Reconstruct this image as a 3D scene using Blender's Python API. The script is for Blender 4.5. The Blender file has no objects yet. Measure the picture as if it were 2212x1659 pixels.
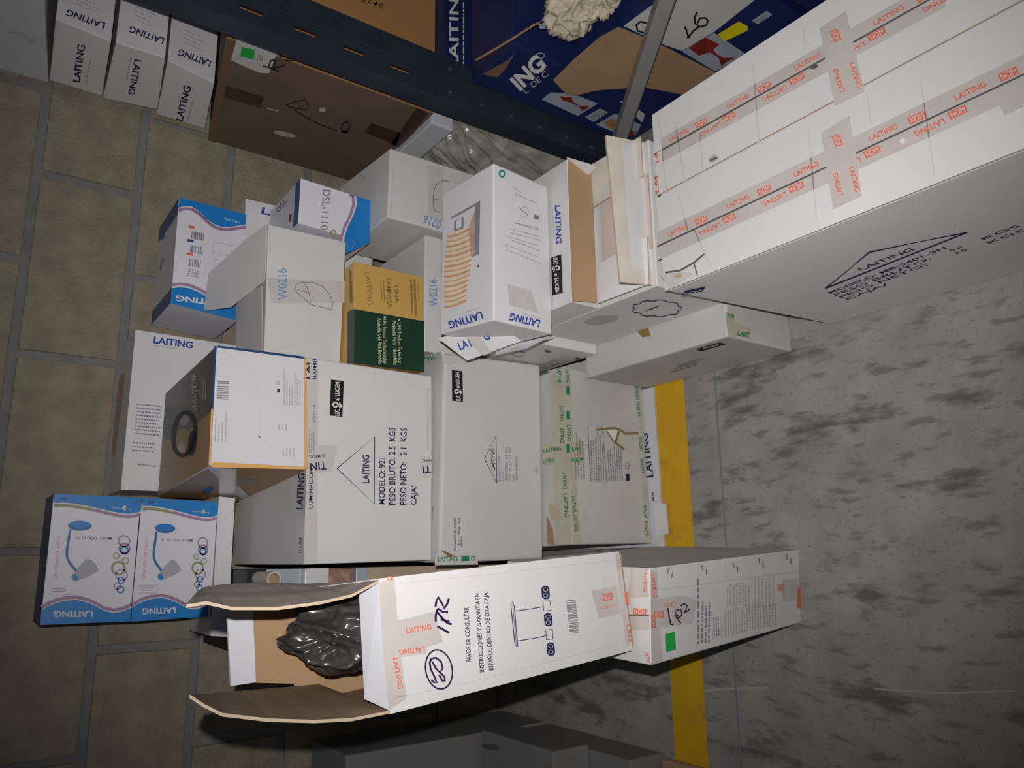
import bpy, bmesh, math, random
import numpy as np
from mathutils import Matrix, Vector
random.seed(7)
C = bpy.context.scene.collection
sc = bpy.context.scene

# ------------------------------------------------------------------ camera
R = np.array([[-0.015128544196273477, -0.5845481125133305, -0.8112179924703373],
              [-0.9751151525450731, 0.18809332747505478, -0.11735135038149673],
              [0.2211822018777741, 0.789255601384282, -0.5728473001211012]])   # world -> camera (x right, y down, z forward)
F, CX, CY, H = 1663.47, 1106.0, 829.5, 1.2579
cam = bpy.data.objects.new('camera', bpy.data.cameras.new('camera'))
C.objects.link(cam)
cam.data.sensor_fit = 'HORIZONTAL'; cam.data.sensor_width = 36.0
cam.data.lens = F / 2212 * 36.0
cam.data.clip_start = 0.02
m = Matrix.Identity(4)
for i in range(3):
    m[i][0] = R[0][i]; m[i][1] = -R[1][i]; m[i][2] = -R[2][i]
m[0][3], m[1][3], m[2][3] = 0, 0, H
cam.matrix_world = m
sc.camera = cam

# ------------------------------------------------------------------ light: dim hall plus the camera's flash
w = bpy.data.worlds.new('world'); sc.world = w; w.use_nodes = True
w.node_tree.nodes['Background'].inputs[0].default_value = (0.74, 0.84, 1.0, 1)
w.node_tree.nodes['Background'].inputs[1].default_value = 0.045
fl = bpy.data.lights.new('flash', 'SPOT')
fl.energy = 66; fl.color = (1.0, 0.965, 0.935)
fl.spot_size = math.radians(97); fl.spot_blend = 1.0; fl.shadow_soft_size = 0.005
flo = bpy.data.objects.new('flash', fl); C.objects.link(flo)
mf = m.copy()
mf[0][3] += 0.045; mf[2][3] += 0.015; mf[1][3] += 0.0
aim = m.to_3x3() @ Matrix.Rotation(math.radians(5), 3, 'X')      # the beam sits a little to the rack's side
flo.matrix_world = Matrix.Translation((0.045, 0, H + 0.015)) @ aim.to_4x4()
sc.view_settings.view_transform = 'Standard'
sc.view_settings.look = 'None'
sc.view_settings.gamma = 1.0
sc.view_settings.use_curve_mapping = False
sc.view_settings.exposure = 0.0

# ------------------------------------------------------------------ helpers
def ray(px):
    v = np.array([(px[0] - CX) / F, (px[1] - CY) / F, 1.0])
    return R.T @ v
CAMP = np.array([0, 0, H])
def proj(P):
    v = R @ (np.asarray(P, float) - CAMP); return (CX + F * v[0] / v[2], CY + F * v[1] / v[2])
def on_plane(px, pt, n):
    d = ray(px)
    return CAMP + d * ((np.asarray(pt) - CAMP) @ n) / (d @ n)
def at_x(px, x): return on_plane(px, (x, 0, 0), np.array([1., 0, 0]))
def at_y(px, y): return on_plane(px, (0, y, 0), np.array([0, 1., 0]))
def at_z(px, z): return on_plane(px, (0, 0, z), np.array([0, 0, 1.]))

MATS = {}
def mat(name, col, rough=0.65, spec=0.3, var=0.0, vscale=6.0, bump=0.0, bscale=60.0, metal=0.0, alpha=1.0, stain=None, stain_amt=0.0, stretch=(1, 1, 1), trans=0.0):
    mm = bpy.data.materials.new(name); mm.use_nodes = True
    nt = mm.node_tree; b = nt.nodes['Principled BSDF']
    b.inputs['Base Color'].default_value = (*col, 1)
    b.inputs['Roughness'].default_value = rough
    b.inputs['Specular IOR Level'].default_value = spec
    b.inputs['Metallic'].default_value = metal
    b.inputs['Alpha'].default_value = alpha
    if trans: b.inputs['Transmission Weight'].default_value = trans
    if var or bump or stain:
        tc = nt.nodes.new('ShaderNodeTexCoord')
        mp = nt.nodes.new('ShaderNodeMapping'); mp.inputs['Scale'].default_value = stretch
        nt.links.new(tc.outputs['Object'], mp.inputs[0])
    last = None
    if var:
        n = nt.nodes.new('ShaderNodeTexNoise'); n.inputs['Scale'].default_value = vscale; n.inputs['Detail'].default_value = 5
        nt.links.new(mp.outputs[0], n.inputs['Vector'])
        r = nt.nodes.new('ShaderNodeValToRGB')
        r.color_ramp.elements[0].position = 0.3; r.color_ramp.elements[1].position = 0.7
        r.color_ramp.elements[0].color = (*[c * (1 - var) for c in col], 1)
        r.color_ramp.elements[1].color = (*[min(1, c * (1 + var * 0.5)) for c in col], 1)
        nt.links.new(n.outputs[0], r.inputs[0]); last = r.outputs[0]
    if stain:
        n2 = nt.nodes.new('ShaderNodeTexNoise'); n2.inputs['Scale'].default_value = vscale * 0.6; n2.inputs['Detail'].default_value = 8; n2.inputs['Roughness'].default_value = 0.65
        nt.links.new(mp.outputs[0], n2.inputs['Vector'])
        r2 = nt.nodes.new('ShaderNodeValToRGB')
        r2.color_ramp.elements[0].position = 0.58; r2.color_ramp.elements[1].position = 0.70
        r2.color_ramp.elements[0].color = (0, 0, 0, 1); r2.color_ramp.elements[1].color = (stain_amt,) * 3 + (1,)
        nt.links.new(n2.outputs[0], r2.inputs[0])
        mx = nt.nodes.new('ShaderNodeMix'); mx.data_type = 'RGBA'
        nt.links.new(r2.outputs[0], mx.inputs[0])
        if last: nt.links.new(last, mx.inputs[6])
        else: mx.inputs[6].default_value = (*col, 1)
        mx.inputs[7].default_value = (*stain, 1); last = mx.outputs[2]
    if last: nt.links.new(last, b.inputs['Base Color'])
    if bump:
        n3 = nt.nodes.new('ShaderNodeTexNoise'); n3.inputs['Scale'].default_value = bscale; n3.inputs['Detail'].default_value = 6
        nt.links.new(mp.outputs[0], n3.inputs['Vector'])
        bp = nt.nodes.new('ShaderNodeBump'); bp.inputs['Strength'].default_value = bump; bp.inputs['Distance'].default_value = 0.004
        nt.links.new(n3.outputs[0], bp.inputs['Height']); nt.links.new(bp.outputs[0], b.inputs['Normal'])
    MATS[name] = mm
    return mm
W1c = (0.63, 0.623, 0.625)
mat('white_card', W1c, 0.55, 0.25, 0.05, 5, 0.12, 25)
mat('white_gloss', (0.70, 0.69, 0.72), 0.32, 0.45, 0.03, 5)
mat('offwhite_card', (0.555, 0.555, 0.55), 0.58, 0.25, 0.06, 6, 0.12, 28)
mat('dirty_card', (0.49, 0.487, 0.465), 0.6, 0.25, 0.10, 7, 0.15, 30, stain=(0.36, 0.33, 0.27), stain_amt=0.45)
mat('shaded_card', (0.20, 0.20, 0.205), 0.6, 0.25, 0.10, 7, 0.12, 30, stain=(0.16, 0.15, 0.13), stain_amt=0.6)  # stained card, its base darkened for the shadow of the open box
mat('cool_card', (0.57, 0.58, 0.62), 0.5, 0.3, 0.05, 6)
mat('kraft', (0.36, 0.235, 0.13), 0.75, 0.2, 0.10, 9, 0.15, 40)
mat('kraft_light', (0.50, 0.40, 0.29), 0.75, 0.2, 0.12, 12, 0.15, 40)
mat('kraft_lit', (0.40, 0.205, 0.075), 0.7, 0.2, 0.06, 9)  # brown carton's front, flash brightness put into the colour
mat('kraft_dark', (0.17, 0.105, 0.065), 0.6, 0.25, 0.10, 9)
mat('pink_card', (0.60, 0.50, 0.47), 0.6, 0.25, 0.06, 9)
mat('cream_card', (0.60, 0.55, 0.49), 0.65, 0.2, 0.08, 20)
mat('blue_print', (0.015, 0.21, 0.58), 0.35, 0.4)
mat('blue_dark', (0.012, 0.022, 0.095), 0.4, 0.35, 0.2, 6)
mat('blue_side', (0.03, 0.09, 0.25), 0.4, 0.4)
mat('purple_print', (0.36, 0.22, 0.37), 0.4, 0.4)
mat('olive_print', (0.27, 0.31, 0.13), 0.4, 0.4)
mat('pale_print', (0.72, 0.72, 0.78), 0.35, 0.4)
mat('lamp_grey', (0.40, 0.40, 0.45), 0.4, 0.4, 0.15, 12)
mat('lamp_blue', (0.03, 0.14, 0.36), 0.4, 0.4)
mat('navy_ink', (0.02, 0.02, 0.075), 0.6, 0.2)
mat('blue_ink', (0.035, 0.07, 0.36), 0.6, 0.2)
mat('stamp_blue', (0.16, 0.30, 0.50), 0.6, 0.2)
mat('grey_ink', (0.22, 0.22, 0.26), 0.6, 0.2)
mat('pale_ink', (0.42, 0.41, 0.42), 0.6, 0.2)
mat('black_ink', (0.012, 0.012, 0.016), 0.6, 0.2)
mat('marker', (0.035, 0.015, 0.06), 0.5, 0.2)
mat('red_ink', (0.68, 0.16, 0.10), 0.4, 0.3)
mat('pink_ink', (0.72, 0.20, 0.36), 0.4, 0.3)
mat('green_ink', (0.02, 0.20, 0.10), 0.4, 0.3)
mat('teal_ink', (0.02, 0.22, 0.22), 0.4, 0.3)
mat('white_ink', (0.68, 0.68, 0.66), 0.5, 0.3)
mat('cream_ink', (0.60, 0.62, 0.40), 0.5, 0.3)
mat('brown_ink', (0.22, 0.15, 0.05), 0.6, 0.2)
mat('tape', (0.53, 0.485, 0.465), 0.28, 0.5, 0.08, 14, 0.25, 30)
mat('tape_clear', (0.56, 0.545, 0.53), 0.22, 0.5, 0.06, 14, 0.3, 35)
mat('tape_old', (0.47, 0.45, 0.36), 0.2, 0.55, 0.15, 14, 0.5, 35)
mat('tape_brown', (0.065, 0.038, 0.025), 0.3, 0.5, 0.1, 14)
mat('seam', (0.10, 0.095, 0.09), 0.8, 0.1)
mat('crease', (0.53, 0.52, 0.52), 0.7, 0.2)
mat('yellow_card', (0.60, 0.37, 0.10), 0.4, 0.4, 0.03, 6)
mat('green_card', (0.012, 0.045, 0.027), 0.35, 0.45, 0.05, 6)
mat('olive_card', (0.055, 0.062, 0.045), 0.35, 0.45, 0.25, 8)
mat('tan_print', (0.37, 0.22, 0.085), 0.4, 0.4, 0.15, 8)
mat('orange_edge', (0.70, 0.40, 0.13), 0.4, 0.4)
mat('teal_edge', (0.015, 0.06, 0.15), 0.4, 0.4)
mat('coil_cream', (0.80, 0.66, 0.50), 0.4, 0.4, 0.12, 60)
mat('coil_orange', (0.64, 0.37, 0.20), 0.4, 0.4, 0.15, 60)
mat('photo_grey', (0.25, 0.25, 0.29), 0.4, 0.4, 0.1, 30)
mat('photo_tan', (0.55, 0.38, 0.28), 0.4, 0.4, 0.2, 30)
mat('green_sticker', (0.02, 0.36, 0.07), 0.5, 0.3)
mat('yellow_sticker', (0.68, 0.62, 0.01), 0.5, 0.3)
mat('label_white', (0.52, 0.53, 0.51), 0.45, 0.3, 0.05, 40)
mat('dark_red', (0.22, 0.025, 0.02), 0.5, 0.3, 0.2, 40)
mat('dark_orange', (0.42, 0.20, 0.05), 0.5, 0.3, 0.3, 40)
mat('photo_pale', (0.34, 0.38, 0.45), 0.4, 0.3, 0.1, 20)
mat('black_card', (0.012, 0.012, 0.015), 0.5, 0.3)
mat('rack_steel', (0.022, 0.031, 0.047), 0.38, 0.5, 0.25, 12, 0.05, 60)
mat('steel', (0.45, 0.45, 0.45), 0.35, 0.5, metal=0.9)
mat('brace_steel', (0.30, 0.295, 0.29), 0.42, 0.5, 0.1, 12)
mat('mortar', (0.235, 0.232, 0.228), 0.9, 0.1, 0.15, 18, 0.5, 60)
mat('block', (0.31, 0.268, 0.200), 0.92, 0.1, 0.20, 22, 0.9, 120)
mat('yellow_paint', (0.56, 0.32, 0.012), 0.55, 0.3, 0.10, 20, stain=(0.30, 0.20, 0.05), stain_amt=0.6)
mat('chalk_blue', (0.17, 0.185, 0.225), 0.9, 0.1)
mat('scratch', (0.33, 0.32, 0.285), 0.8, 0.1)
mat('plastic_wrap', (0.33, 0.33, 0.29), 0.25, 0.6, 0.35, 25, 0.6, 40)
mat('dark_plastic', (0.050, 0.048, 0.048), 0.2, 0.6, 0.5, 9, 0.5, 14)
mat('pale_plastic', (0.40, 0.45, 0.52), 0.3, 0.5, 0.1, 8)
mat('paper_wad', (0.56, 0.50, 0.38), 0.7, 0.2, 0.2, 20, 0.4, 40)
mat('worn_liner', (0.40, 0.33, 0.29), 0.7, 0.2, 0.30, 30, 0.1, 60, stretch=(1, 1, .12))
mat('kraft_dim', (0.155, 0.105, 0.075), 0.7, 0.25, 0.12, 9, 0.12, 40)  # same carton's body, dimness of the grazed side put into the colour
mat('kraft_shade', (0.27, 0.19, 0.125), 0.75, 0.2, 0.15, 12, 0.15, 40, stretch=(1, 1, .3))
mat('woven', (0.42, 0.25, 0.20), 0.8, 0.1, 0.4, 60)
# concrete floor
def floor_mat():
    mm = bpy.data.materials.new('concrete'); mm.use_nodes = True
    nt = mm.node_tree; b = nt.nodes['Principled BSDF']; L = nt.links.new
    tc = nt.nodes.new('ShaderNodeTexCoord')
    def noise(scale, det, rough, st, rot=0):
        mp = nt.nodes.new('ShaderNodeMapping'); mp.inputs['Scale'].default_value = st; mp.inputs['Rotation'].default_value = (0, 0, rot)
        L(tc.outputs['Object'], mp.inputs[0])
        n = nt.nodes.new('ShaderNodeTexNoise'); n.inputs['Scale'].default_value = scale; n.inputs['Detail'].default_value = det; n.inputs['Roughness'].default_value = rough
        L(mp.outputs[0], n.inputs['Vector']); return n.outputs[0]
    def ramp(src, p0, p1, c0, c1):
        r = nt.nodes.new('ShaderNodeValToRGB'); e = r.color_ramp.elements
        e[0].position = p0; e[1].position = p1; e[0].color = (*c0, 1); e[1].color = (*c1, 1); L(src, r.inputs[0]); return r.outputs[0]
    def mix(fac, a, c):
        x = nt.nodes.new('ShaderNodeMix'); x.data_type = 'RGBA'; L(fac, x.inputs[0])
        L(a, x.inputs[6]); x.inputs[7].default_value = (*c, 1); return x.outputs[2]
    base = ramp(noise(9, 6, 0.6, (1, 1, 1)), 0.25, 0.75, (0.205, 0.197, 0.182), (0.315, 0.30, 0.275))
    z, o = (0, 0, 0), (1, 1, 1)
    s1 = ramp(noise(6.5, 7, 0.62, (2.6, 0.8, 1), 0.12), 0.545, 0.64, z, (0.85,) * 3)      # dark rubber scuffs
    s2 = ramp(noise(26, 4, 0.6, (1.9, 0.55, 1), -0.2), 0.56, 0.66, z, (0.7,) * 3)
    s3 = ramp(noise(110, 3, 0.6, (1, 1, 1)), 0.60, 0.70, z, (0.55,) * 3)
    c = mix(s1, base, (0.085, 0.085, 0.083)); c = mix(s2, c, (0.12, 0.118, 0.112)); c = mix(s3, c, (0.11, 0.10, 0.095))
    L(c, b.inputs['Base Color']); b.inputs['Roughness'].default_value = 0.62; b.inputs['Specular IOR Level'].default_value = 0.25
    bp = nt.nodes.new('ShaderNodeBump'); bp.inputs['Strength'].default_value = 0.2; bp.inputs['Distance'].default_value = 0.003
    L(noise(150, 4, 0.6, (1, 1, 1)), bp.inputs['Height']); L(bp.outputs[0], b.inputs['Normal'])
    MATS['concrete'] = mm
floor_mat()

def link(name, me, parent=None, mats=()):
    o = bpy.data.objects.new(name, me); C.objects.link(o)
    for k in mats: me.materials.append(MATS[k])
    if parent is not None:
        o.parent = parent
        o.matrix_parent_inverse = Matrix.Translation(-Vector(parent.location))
    return o
def mesh_py(name, verts, faces, mk, parent=None, smooth=False):
    me = bpy.data.meshes.new(name)
    me.from_pydata([tuple(float(c) for c in v) for v in verts], [], faces); me.update()
    o = link(name, me, parent, (mk,) if isinstance(mk, str) else mk)
    if smooth:
        for p in me.polygons: p.use_smooth = True
    return o
def tag(o, label, cat, group=None):
    o['label'] = label; o['category'] = cat
    if group: o['group'] = group
    return o
def hexa_mesh(name, cs, bev=0.0015):
    # cs[(i,j,k)] with i right, j back, k up
    bm = bmesh.new(); v = {}
    for k, p in cs.items(): v[k] = bm.verts.new([float(c) for c in p])
    for q in (((0,0,0),(1,0,0),(1,0,1),(0,0,1)), ((1,0,0),(1,1,0),(1,1,1),(1,0,1)), ((1,1,0),(0,1,0),(0,1,1),(1,1,1)),
              ((0,1,0),(0,0,0),(0,0,1),(0,1,1)), ((0,0,1),(1,0,1),(1,1,1),(0,1,1)), ((0,1,0),(1,1,0),(1,0,0),(0,0,0))):
        bm.faces.new([v[a] for a in q])
    if bev:
        bmesh.ops.bevel(bm, geom=bm.edges[:], offset=bev, segments=2, affect='EDGES', profile=0.5)
    bmesh.ops.recalc_face_normals(bm, faces=bm.faces[:])
    me = bpy.data.meshes.new(name); bm.to_mesh(me); bm.free(); return me
FQ = {'front': ((1,0,1),(1,0,0),(0,0,0),(0,0,1)), 'top': ((1,1,1),(1,0,1),(0,0,1),(0,1,1)), 'left': ((0,0,1),(0,0,0),(0,1,0),(0,1,1)),
      'right': ((1,0,1),(1,0,0),(1,1,0),(1,1,1)), 'back': ((1,1,1),(1,1,0),(0,1,0),(0,1,1))}
class Box:
    """a thing: Empty at its base, body mesh, and prints / tapes / flaps laid on its faces"""
    def __init__(s, name, label, cat, cs, mk='white_card', group=None, bev=0.0015, body='carton_body', make=True):
        s.cs = {k: np.asarray(v, float) for k, v in cs.items()}
        c = sum(s.cs.values()) / 8; z = min(v[2] for v in s.cs.values())
        s.e = bpy.data.objects.new(name, None); C.objects.link(s.e); s.e.location = (c[0], c[1], z); s.e.empty_display_size = 0.05
        tag(s.e, label, cat, group); s.center = c; s.acc = {}; s.pl = {}
        s.body = link(body, hexa_mesh(body, s.cs, bev), s.e, (mk,)) if make else s.e
        for f, q in FQ.items():
            P = [s.cs[a] for a in q]; n = np.cross(P[2] - P[0], P[3] - P[1]); n /= np.linalg.norm(n)
            pc = sum(P) / 4
            if n @ (pc - c) < 0: n = -n
            s.pl[f] = (pc + n * 0.0, n)
    def plane(s, name, pts):
        P = [np.asarray(p, float) for p in pts]; n = np.cross(P[1] - P[0], P[2] - P[0]); n /= np.linalg.norm(n)
        if n @ (CAMP - P[0]) < 0: n = -n
        s.pl[name] = (P[0], n)
    def pt(s, face, px, lay=1):
        p, n = s.pl[face]
        return on_plane(px, p + n * (0.0004 * lay), n)
    def add(s, part, mk, verts, faces):
        if len(verts): s.acc.setdefault((part, mk), []).append([list(verts), list(faces)])
    def flush(s):
        body = getattr(s, 'body', s.e)
        for (part, mk), ch in s.acc.items():
            # pieces of print that lie close together form one part
            i = 0
            bx = lambda c: (np.min(c[0], 0), np.max(c[0], 0))
            while i < len(ch):
                lo, hi = bx(ch[i]); j = i + 1; merged = False
                while j < len(ch):
                    l2, h2 = bx(ch[j]); g = 0.45 * min(np.max(hi - lo), np.max(h2 - l2)) + .001
                    if np.all(lo - g < h2) and np.all(l2 - g < hi):
                        o = len(ch[i][0]); ch[i][0] += ch[j][0]; ch[i][1] += [tuple(q + o for q in f) for f in ch[j][1]]; del ch[j]; lo, hi = bx(ch[i]); merged = True
                    else: j += 1
                if not merged: i += 1
            for v, f in ch:
                o = mesh_py(part.split('#')[0], v, f, mk, s.e)
                if body is not s.e:
                    w_ = o.matrix_parent_inverse.copy(); o.parent = body; o.matrix_parent_inverse = Matrix.Identity(4)
                if part == 'fine_print': o['kind'] = 'stuff'
        s.acc = {}
BOXES = []
def params(x, y, z, yaw, wx, wy, wz):
    c, sn = math.cos(yaw), math.sin(yaw); cs = {}
    for i in (0, 1):
        for j in (0, 1):
            for k in (0, 1):
                lx, ly = (i - .5) * wx, j * wy
                cs[(i, j, k)] = np.array([x + c * lx - sn * ly, y + sn * lx + c * ly, z + k * wz])
    return cs
def nudge(cs, ov):
    """corner corrections read off the photograph, kept at the corner's own depth"""
    for code, px in ov.items():
        k = (1 if code[0] == 'r' else 0, 1 if code[1] == 'b' else 0, 1 if code[2] == 't' else 0)
        zc = R[2] @ (cs[k] - CAMP)
        cs[k] = CAMP + ray(px) * zc
    if sum(c[1] == 'f' for c in ov) >= 4:          # keep the front flat
        ks = [(1, 0, 1), (1, 0, 0), (0, 0, 0), (0, 0, 1)]
        P = np.array([cs[k] for k in ks]); c0 = P.mean(0); n = np.linalg.svd(P - c0)[2][2]
        for k in ks:
            d = cs[k] - CAMP; cs[k] = CAMP + d * ((c0 - CAMP) @ n) / (d @ n)
    return cs
def clamp(cs, z0=None, z1=None):
    for k in cs:
        if k[2] == 0 and z0 is not None: cs[k][2] = z0
        if k[2] == 1 and z1 is not None: cs[k][2] = min(cs[k][2], z1)
    return cs
def rect(x0, x1, y0, y1, z0, z1):
    return {(i, j, k): np.array([(x0, x1)[i], (y0, y1)[j], (z0, z1)[k]], float) for i in (0, 1) for j in (0, 1) for k in (0, 1)}

# crop frame used while reading positions off enlarged views
CR = [0, 0, 1.0]
def use(x, y, s): CR[:] = [x, y, s]
def cv(p): return (CR[0] + CR[2] * p[0], CR[1] + CR[2] * p[1])
HOM = [None]
def hom(src, dst):
    A = []; bb = []
    for (x, y), (X, Y) in zip(src, dst):
        A.append([x, y, 1, 0, 0, 0, -X * x, -X * y]); bb.append(X)
        A.append([0, 0, 0, x, y, 1, -Y * x, -Y * y]); bb.append(Y)
    h = np.append(np.linalg.solve(np.array(A, float), np.array(bb, float)), 1).reshape(3, 3)
    return lambda p: tuple((h @ np.array([p[0], p[1], 1.0]))[:2] / (h @ np.array([p[0], p[1], 1.0]))[2])
def loc(p):
    return HOM[0](p) if HOM[0] else cv(p)

GLY = {}
def glyphs(txt, bold):
    k = (txt, bold)
    if k not in GLY:
        cu = bpy.data.curves.new('t', 'FONT'); cu.body = txt; cu.size = 1; cu.offset = bold; cu.resolution_u = 3
        o = bpy.data.objects.new('t', cu); C.objects.link(o)
        dg = bpy.context.evaluated_depsgraph_get(); me = bpy.data.meshes.new_from_object(o.evaluated_get(dg))
        v = np.array([tuple(q.co)[:2] for q in me.vertices]) if len(me.vertices) else np.zeros((0, 2))
        f = [tuple(p.vertices) for p in me.polygons]
        bpy.data.objects.remove(o); bpy.data.meshes.remove(me); bpy.data.curves.remove(cu)
        GLY[k] = (v, f)
    return GLY[k]
def T(b, face, txt, p0, p1, h, mk='navy_ink', bold=0.012, lay=3, part='printed_text', up=None):
    """lettering: baseline from p0 to p1, cap height h, all in the current crop frame"""
    v, f = glyphs(txt, bold)
    if not len(v): return
    x0, x1 = v[:, 0].min(), v[:, 0].max()
    d = np.array(p1, float) - np.array(p0, float); l = np.linalg.norm(d); up = np.array([d[1], -d[0]]) / l * h if up is None else np.array(up, float) * h
    A = b.pt(face, loc(p0), lay); B = b.pt(face, loc(p1), lay); U = b.pt(face, loc(np.array(p0) + up), lay)
    out = [A + (B - A) * ((q[0] - x0) / (x1 - x0)) + (U - A) * (q[1] / 0.70) for q in v]
    b.add(part, mk, out, f)
def Pg(b, face, pts, mk, lay=1, part='printed_panel'):
    P = [b.pt(face, loc(p), lay) for p in pts]
    n = len(P)
    if n == 4: b.add(part, mk, P, [(0, 1, 2, 3)])
    else:
        b.add(part, mk, P, [tuple(range(n))])
def Ls(b, face, pts, wd, mk='grey_ink', lay=2, part='printed_drawing', closed=False):
    """a drawn line of pixel width wd"""
    P = [np.array(p, float) for p in pts]
    if closed: P = P + [P[0]]
    Lf, Rt = [], []
    for i, p in enumerate(P):
        if closed and i in (0, len(P) - 1): d = P[1] - P[-2]
        else: d = P[min(i + 1, len(P) - 1)] - P[max(i - 1, 0)]
        d = d / (np.linalg.norm(d) + 1e-9); nrm = np.array([-d[1], d[0]]) * wd / 2
        Lf.append(b.pt(face, loc(p + nrm), lay)); Rt.append(b.pt(face, loc(p - nrm), lay))
    n = len(P)
    b.add(part, mk, Lf + Rt, [(i, i + 1, n + i + 1, n + i) for i in range(n - 1)])
def El(b, face, c, rx, ry, mk, wd=None, lay=2, n=20, part='printed_drawing', rot=0.0):
    cr, sr = math.cos(rot), math.sin(rot)
    pts = [(c[0] + cr * rx * math.cos(a) - sr * ry * math.sin(a), c[1] + sr * rx * math.cos(a) + cr * ry * math.sin(a)) for a in [2 * math.pi * i / n for i in range(n)]]
    if wd: Ls(b, face, pts, wd, mk, lay, part, True)
    else: Pg(b, face, pts, mk, lay, part)
def Fp(b, face, p0, p1, p2, rows, mk='grey_ink', fill=0.55, lay=2, ragged=0.25, part='fine_print', word=9):
    """small print: rows of word-long dashes; first row p0->p1, rows step towards p2"""
    p0, p1, p2 = (np.array(p, float) for p in (p0, p1, p2))
    step = (p2 - p0) / max(rows, 1)
    for r in range(rows):
        a = p0 + step * r; e = p1 + step * r; n = max(3, int(np.linalg.norm(e - a) / word)); t = 0.0; end = 1 - ragged * random.random()
        while t < end:
            t2 = min(end, t + (0.4 + random.random() * 1.2) / n)
            q = [a + (e - a) * t, a + (e - a) * t2, a + (e - a) * t2 + step * fill, a + (e - a) * t + step * fill]
            b.add(part, mk, [b.pt(face, loc(x), lay) for x in q], [(0, 1, 2, 3)]); t = t2 + 0.35 / n
def Bar(b, face, p0, p1, p2, n=24, mk='grey_ink', lay=2):
    p0, p1, p2 = (np.array(p, float) for p in (p0, p1, p2)); t = 0
    while t < 1:
        wd = random.choice((0.5, 1, 1.5)) / n
        q = [p0 + (p1 - p0) * t, p0 + (p1 - p0) * min(1, t + wd)]
        q = [q[0], q[1], q[1] + (p2 - p0), q[0] + (p2 - p0)]
        b.add('barcode', mk, [b.pt(face, loc(x), lay) for x in q], [(0, 1, 2, 3)]); t += wd + random.choice((0.5, 1)) / n
def plate(name, pts, th, mk, parent, back=None):
    """a piece of board with thickness th behind the outline pts (3D)"""
    P = [np.asarray(p, float) for p in pts]; n = np.zeros(3)
    for i in range(len(P)): n += np.cross(P[i] - P[0], P[(i + 1) % len(P)] - P[0])
    n /= np.linalg.norm(n)
    if n @ (CAMP - P[0]) < 0: n = -n
    k = len(P); V = P + [p - n * th for p in P]
    f = [tuple(range(k)), tuple(range(2 * k - 1, k - 1, -1))] + [(i, (i + 1) % k, k + (i + 1) % k, k + i) for i in range(k)]
    o = mesh_py(name, V, f, (mk, back or mk), parent)
    for i, p in enumerate(o.data.polygons):
        if i: p.material_index = 1
    return o
def ribbon(name, A, B, th, mk, parent, nrm, back=None):
    """board bent along two matching edge lines A and B"""
    n = len(A); A = [np.asarray(p, float) for p in A]; B = [np.asarray(p, float) for p in B]; t = np.asarray(nrm, float) * th
    V = A + B + [p + t for p in A] + [p + t for p in B]; f = []
    for i in range(n - 1):
        f += [(i, i + 1, n + i + 1, n + i), (2 * n + i, 3 * n + i, 3 * n + i + 1, 2 * n + i + 1), (i, 2 * n + i, 2 * n + i + 1, i + 1), (n + i, n + i + 1, 3 * n + i + 1, 3 * n + i)]
    f += [(0, n, 3 * n, 2 * n), (n - 1, 3 * n - 1, 4 * n - 1, 2 * n - 1)]
    o = mesh_py(name, V, f, (mk, back or mk, 'kraft_light'), parent)
    for i, p in enumerate(o.data.polygons):
        if i >= 4 * (n - 1) or i % 4 > 1: p.material_index = 2
        elif i % 4 == 1: p.material_index = 1
    bm = bmesh.new(); bm.from_mesh(o.data); bmesh.ops.recalc_face_normals(bm, faces=bm.faces[:]); bm.to_mesh(o.data); bm.free()
    return o
def struct(name, verts, faces, mk):
    o = mesh_py(name, verts, faces, mk); o['kind'] = 'structure'; return o

# ------------------------------------------------------------------ the setting
WY = 1.8226
fl_o = struct('floor', [(-4, -3, 0), (5, -3, 0), (5, WY + .02, 0), (-4, WY + .02, 0), (-4, -3, -.1), (5, -3, -.1), (5, WY + .02, -.1), (-4, WY + .02, -.1)],
              [(0, 1, 2, 3), (7, 6, 5, 4), (0, 4, 5, 1), (1, 5, 6, 2), (2, 6, 7, 3), (3, 7, 4, 0)], 'concrete')
def strip(name, pts, mk, z=0.0008):
    n = len(pts)
    return mesh_py(name, [(x, y, z) for x, y in pts] + [(x, y, 0.0002) for x, y in pts], [tuple(range(n))] + [(i, n + i, n + (i + 1) % n, (i + 1) % n) for i in range(n)], mk, fl_o)
strip('yellow_line', [(-3, 1.103), (.92, 1.099), (.92, 1.187), (-3, 1.187)], 'yellow_paint')
strip('chalk_line', [(-3, 1.042), (3, .990), (3, .994), (-3, 1.046)], 'chalk_blue')
def scr(px, wd=0.006):
    P = [at_z(p, 0)[:2] for p in px]
    A = []; Bk = []
    for i, p in enumerate(P):
        d = P[min(i + 1, len(P) - 1)] - P[max(i - 1, 0)]; d /= np.linalg.norm(d); nn = np.array([-d[1], d[0]]) * wd / 2
        A.append(tuple(p + nn)); Bk.append(tuple(p - nn))
    strip('floor_scratch', A + Bk[::-1], 'scratch', 0.0006)
scr([(1487, 1494), (1560, 1489), (1660, 1485)], 0.005)
scr([(1890, 1488), (2030, 1497), (2190, 1493)], 0.003)
WX0, WX1, WTOP = -3.4, 3.4, 2.2
wall = struct('wall_back', [(WX0, WY + .006, 0), (WX1, WY + .006, 0), (WX1, WY + .006, WTOP), (WX0, WY + .006, WTOP), (WX0, WY + .2, 0), (WX1, WY + .2, 0), (WX1, WY + .2, WTOP), (WX0, WY + .2, WTOP)],
              [(3, 2, 1, 0), (4, 5, 6, 7), (0, 1, 5, 4), (1, 2, 6, 5), (2, 3, 7, 6), (3, 0, 4, 7)], 'mortar')
bm = bmesh.new(); bmesh.ops.create_cube(bm, size=1)
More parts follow.
